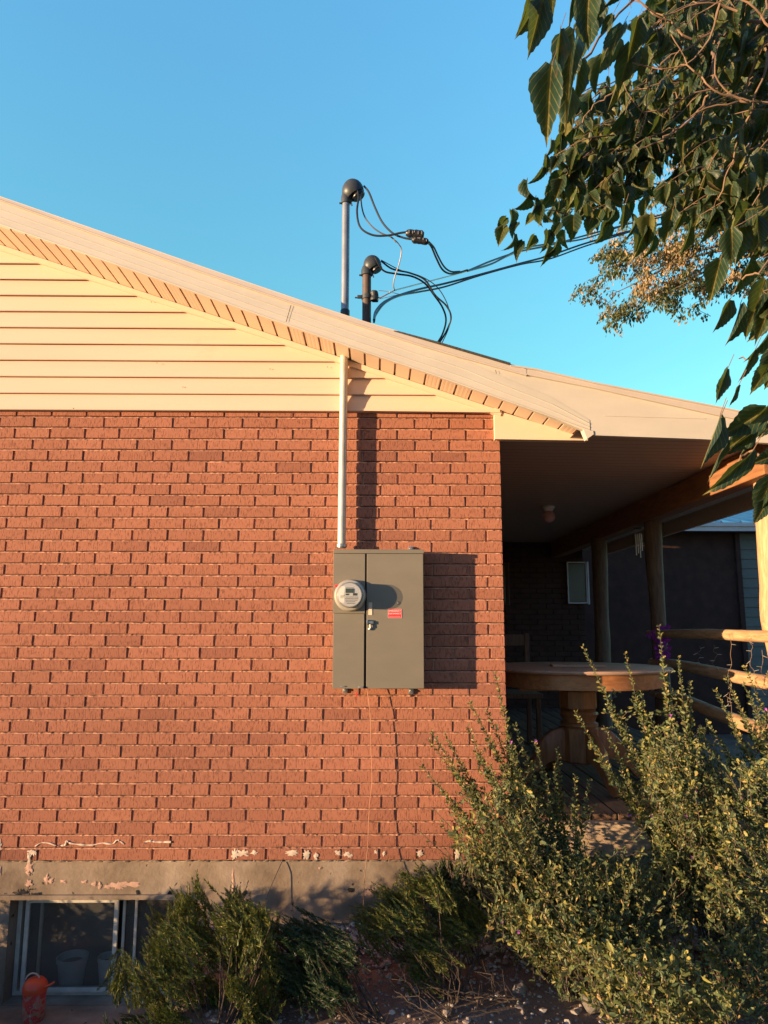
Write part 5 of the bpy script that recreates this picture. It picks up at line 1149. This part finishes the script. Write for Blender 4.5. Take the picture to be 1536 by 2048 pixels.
# bare stems of the junipers
random.seed(50)
def stems(name, label, bases, targets, group=None):
    t = thing(name, label, 'branches', tuple(bases[0]), group); a = MB()
    for (u, v, Y) in targets:
        b = Vector(random.choice(bases))+Vector((random.uniform(-.02, .02), 0, 0)); e = at(u, v, Y); m1 = b.lerp(e, .5)+Vector((random.uniform(-.04, .04), random.uniform(-.05, .05), random.uniform(-.04, .02)))
        ps = smooth([b, m1, e], 6); ps = [p+Vector((random.uniform(-1, 1), random.uniform(-1, 1), random.uniform(-1, 1)))*.007 for p in ps]; r0 = random.uniform(.0018, .0055); a.tube(ps, [r0*(1-.6*i/len(ps)) for i in range(len(ps))], 5)
        for j in range(5):
            p = random.choice(ps[3:]); a.tube([p, p+Vector((random.gauss(-.04, .05), random.gauss(0, .03), random.gauss(.03, .04)))], [.0016, .0007], 4)
    a.build('twigs', 'twiggrey', t)
stems('bare_branches', 'bare brown branches reaching left from the soil under the dark juniper', [at(790, 2060, -.8), at(720, 2060, -.8)], [(random.uniform(560, 690), random.uniform(1900, 2010), -.65) for _ in range(13)])
stems('bare_branches', 'bare forked branches rising under the open juniper beside the sage', [at(905, 2000, -.6), at(930, 2010, -.6)], [(random.uniform(770, 970), random.uniform(1820, 1930), random.uniform(-.6, -.4)) for _ in range(16)])
stems('bare_branches', 'dry twigs lying across the red soil at the bottom of the picture', [at(900, 2040, -.8), at(1030, 2000, -.7)], [(random.uniform(750, 1060), random.uniform(1930, 2040), random.uniform(-.85, -.6)) for _ in range(12)])
# rocks
def rock(u, v, s, label, seed):
    random.seed(seed); c = atz(u, v, GZ-.03); bm = bmesh.new(); bmesh.ops.create_icosphere(bm, subdivisions=3, radius=s)
    for q in bm.verts: q.co *= 1+.35*noise.noise(q.co*(2.2/s)*.5+Vector((seed, 0, 0))); q.co.z *= .7; q.co += c+Vector((0, 0, s*.4))
    a = MB(); a.bm(bm, False); o = a.build('rock', 'rock'); tag(o, label, 'rock', 'rocks in the garden bed'); return o
rock(1190, 2015, .055, 'angular grey rock on the soil below the front sage shrub', 3); rock(1040, 1985, .035, 'small grey rock under the left side of the sage shrub', 5)
# dry leaf on the deck
c = atz(1160, 1600, DZ+.004); a = MB(); a.add([c, c+Vector((.02, -.008, .003)), c+Vector((.05, 0, .006)), c+Vector((.02, .01, .003))], [(0, 1, 2, 3)]); o = a.build('fallen_leaf', 'gold'); tag(o, 'single dry orange leaf lying on the deck edge', 'leaf')

# unseen hedge added far left, leaf density set to dim sun near the ground
random.seed(70)
hg = thing('unseen_sun_hedge', 'unseen hedge added far to the left to thin the low sunlight near the ground', 'hedge', (-55.2, -24, -.6))
HB = []; HL = []; HS = MB()
for (za, zb, tau) in ((-.6, 1.85, .9), (1.85, 2.1, 1.0), (2.1, 2.3, .50), (2.3, 2.55, .30), (2.55, 2.9, .20), (2.9, 3.3, .12), (3.3, 3.8, .05)):
    ca, cb_ = -7.5, 6.0; n = int(tau*(cb_-ca)*(zb-za)/.0042)
    for i in range(n):
        c = random.uniform(ca, cb_); z = random.uniform(za, zb)
        if c > .8 and random.random() < .6: continue
        q = random.gauss(0, .4); HB.append((-55.2+c*.159*2.51+q*.9, -24-c*.366*2.51*1.0+q*.4, z)); HL.append(random.uniform(.10, .20))
for i in range(20):
    c = -7.5+i*.7; b = Vector((-55.2+c*.4, -24-c*.92, -.6)); HS.tube([b, b+Vector((random.uniform(-.15, .15), 0, 3.6))], [.02, .006], 5)
HS.build('stems', 'twiggrey', hg)
leaves_mesh('foliage', np.array(HB), rdir(len(HB)), rdir(len(HB)), np.array(HL), OV, OVF, 'hedge', hg)
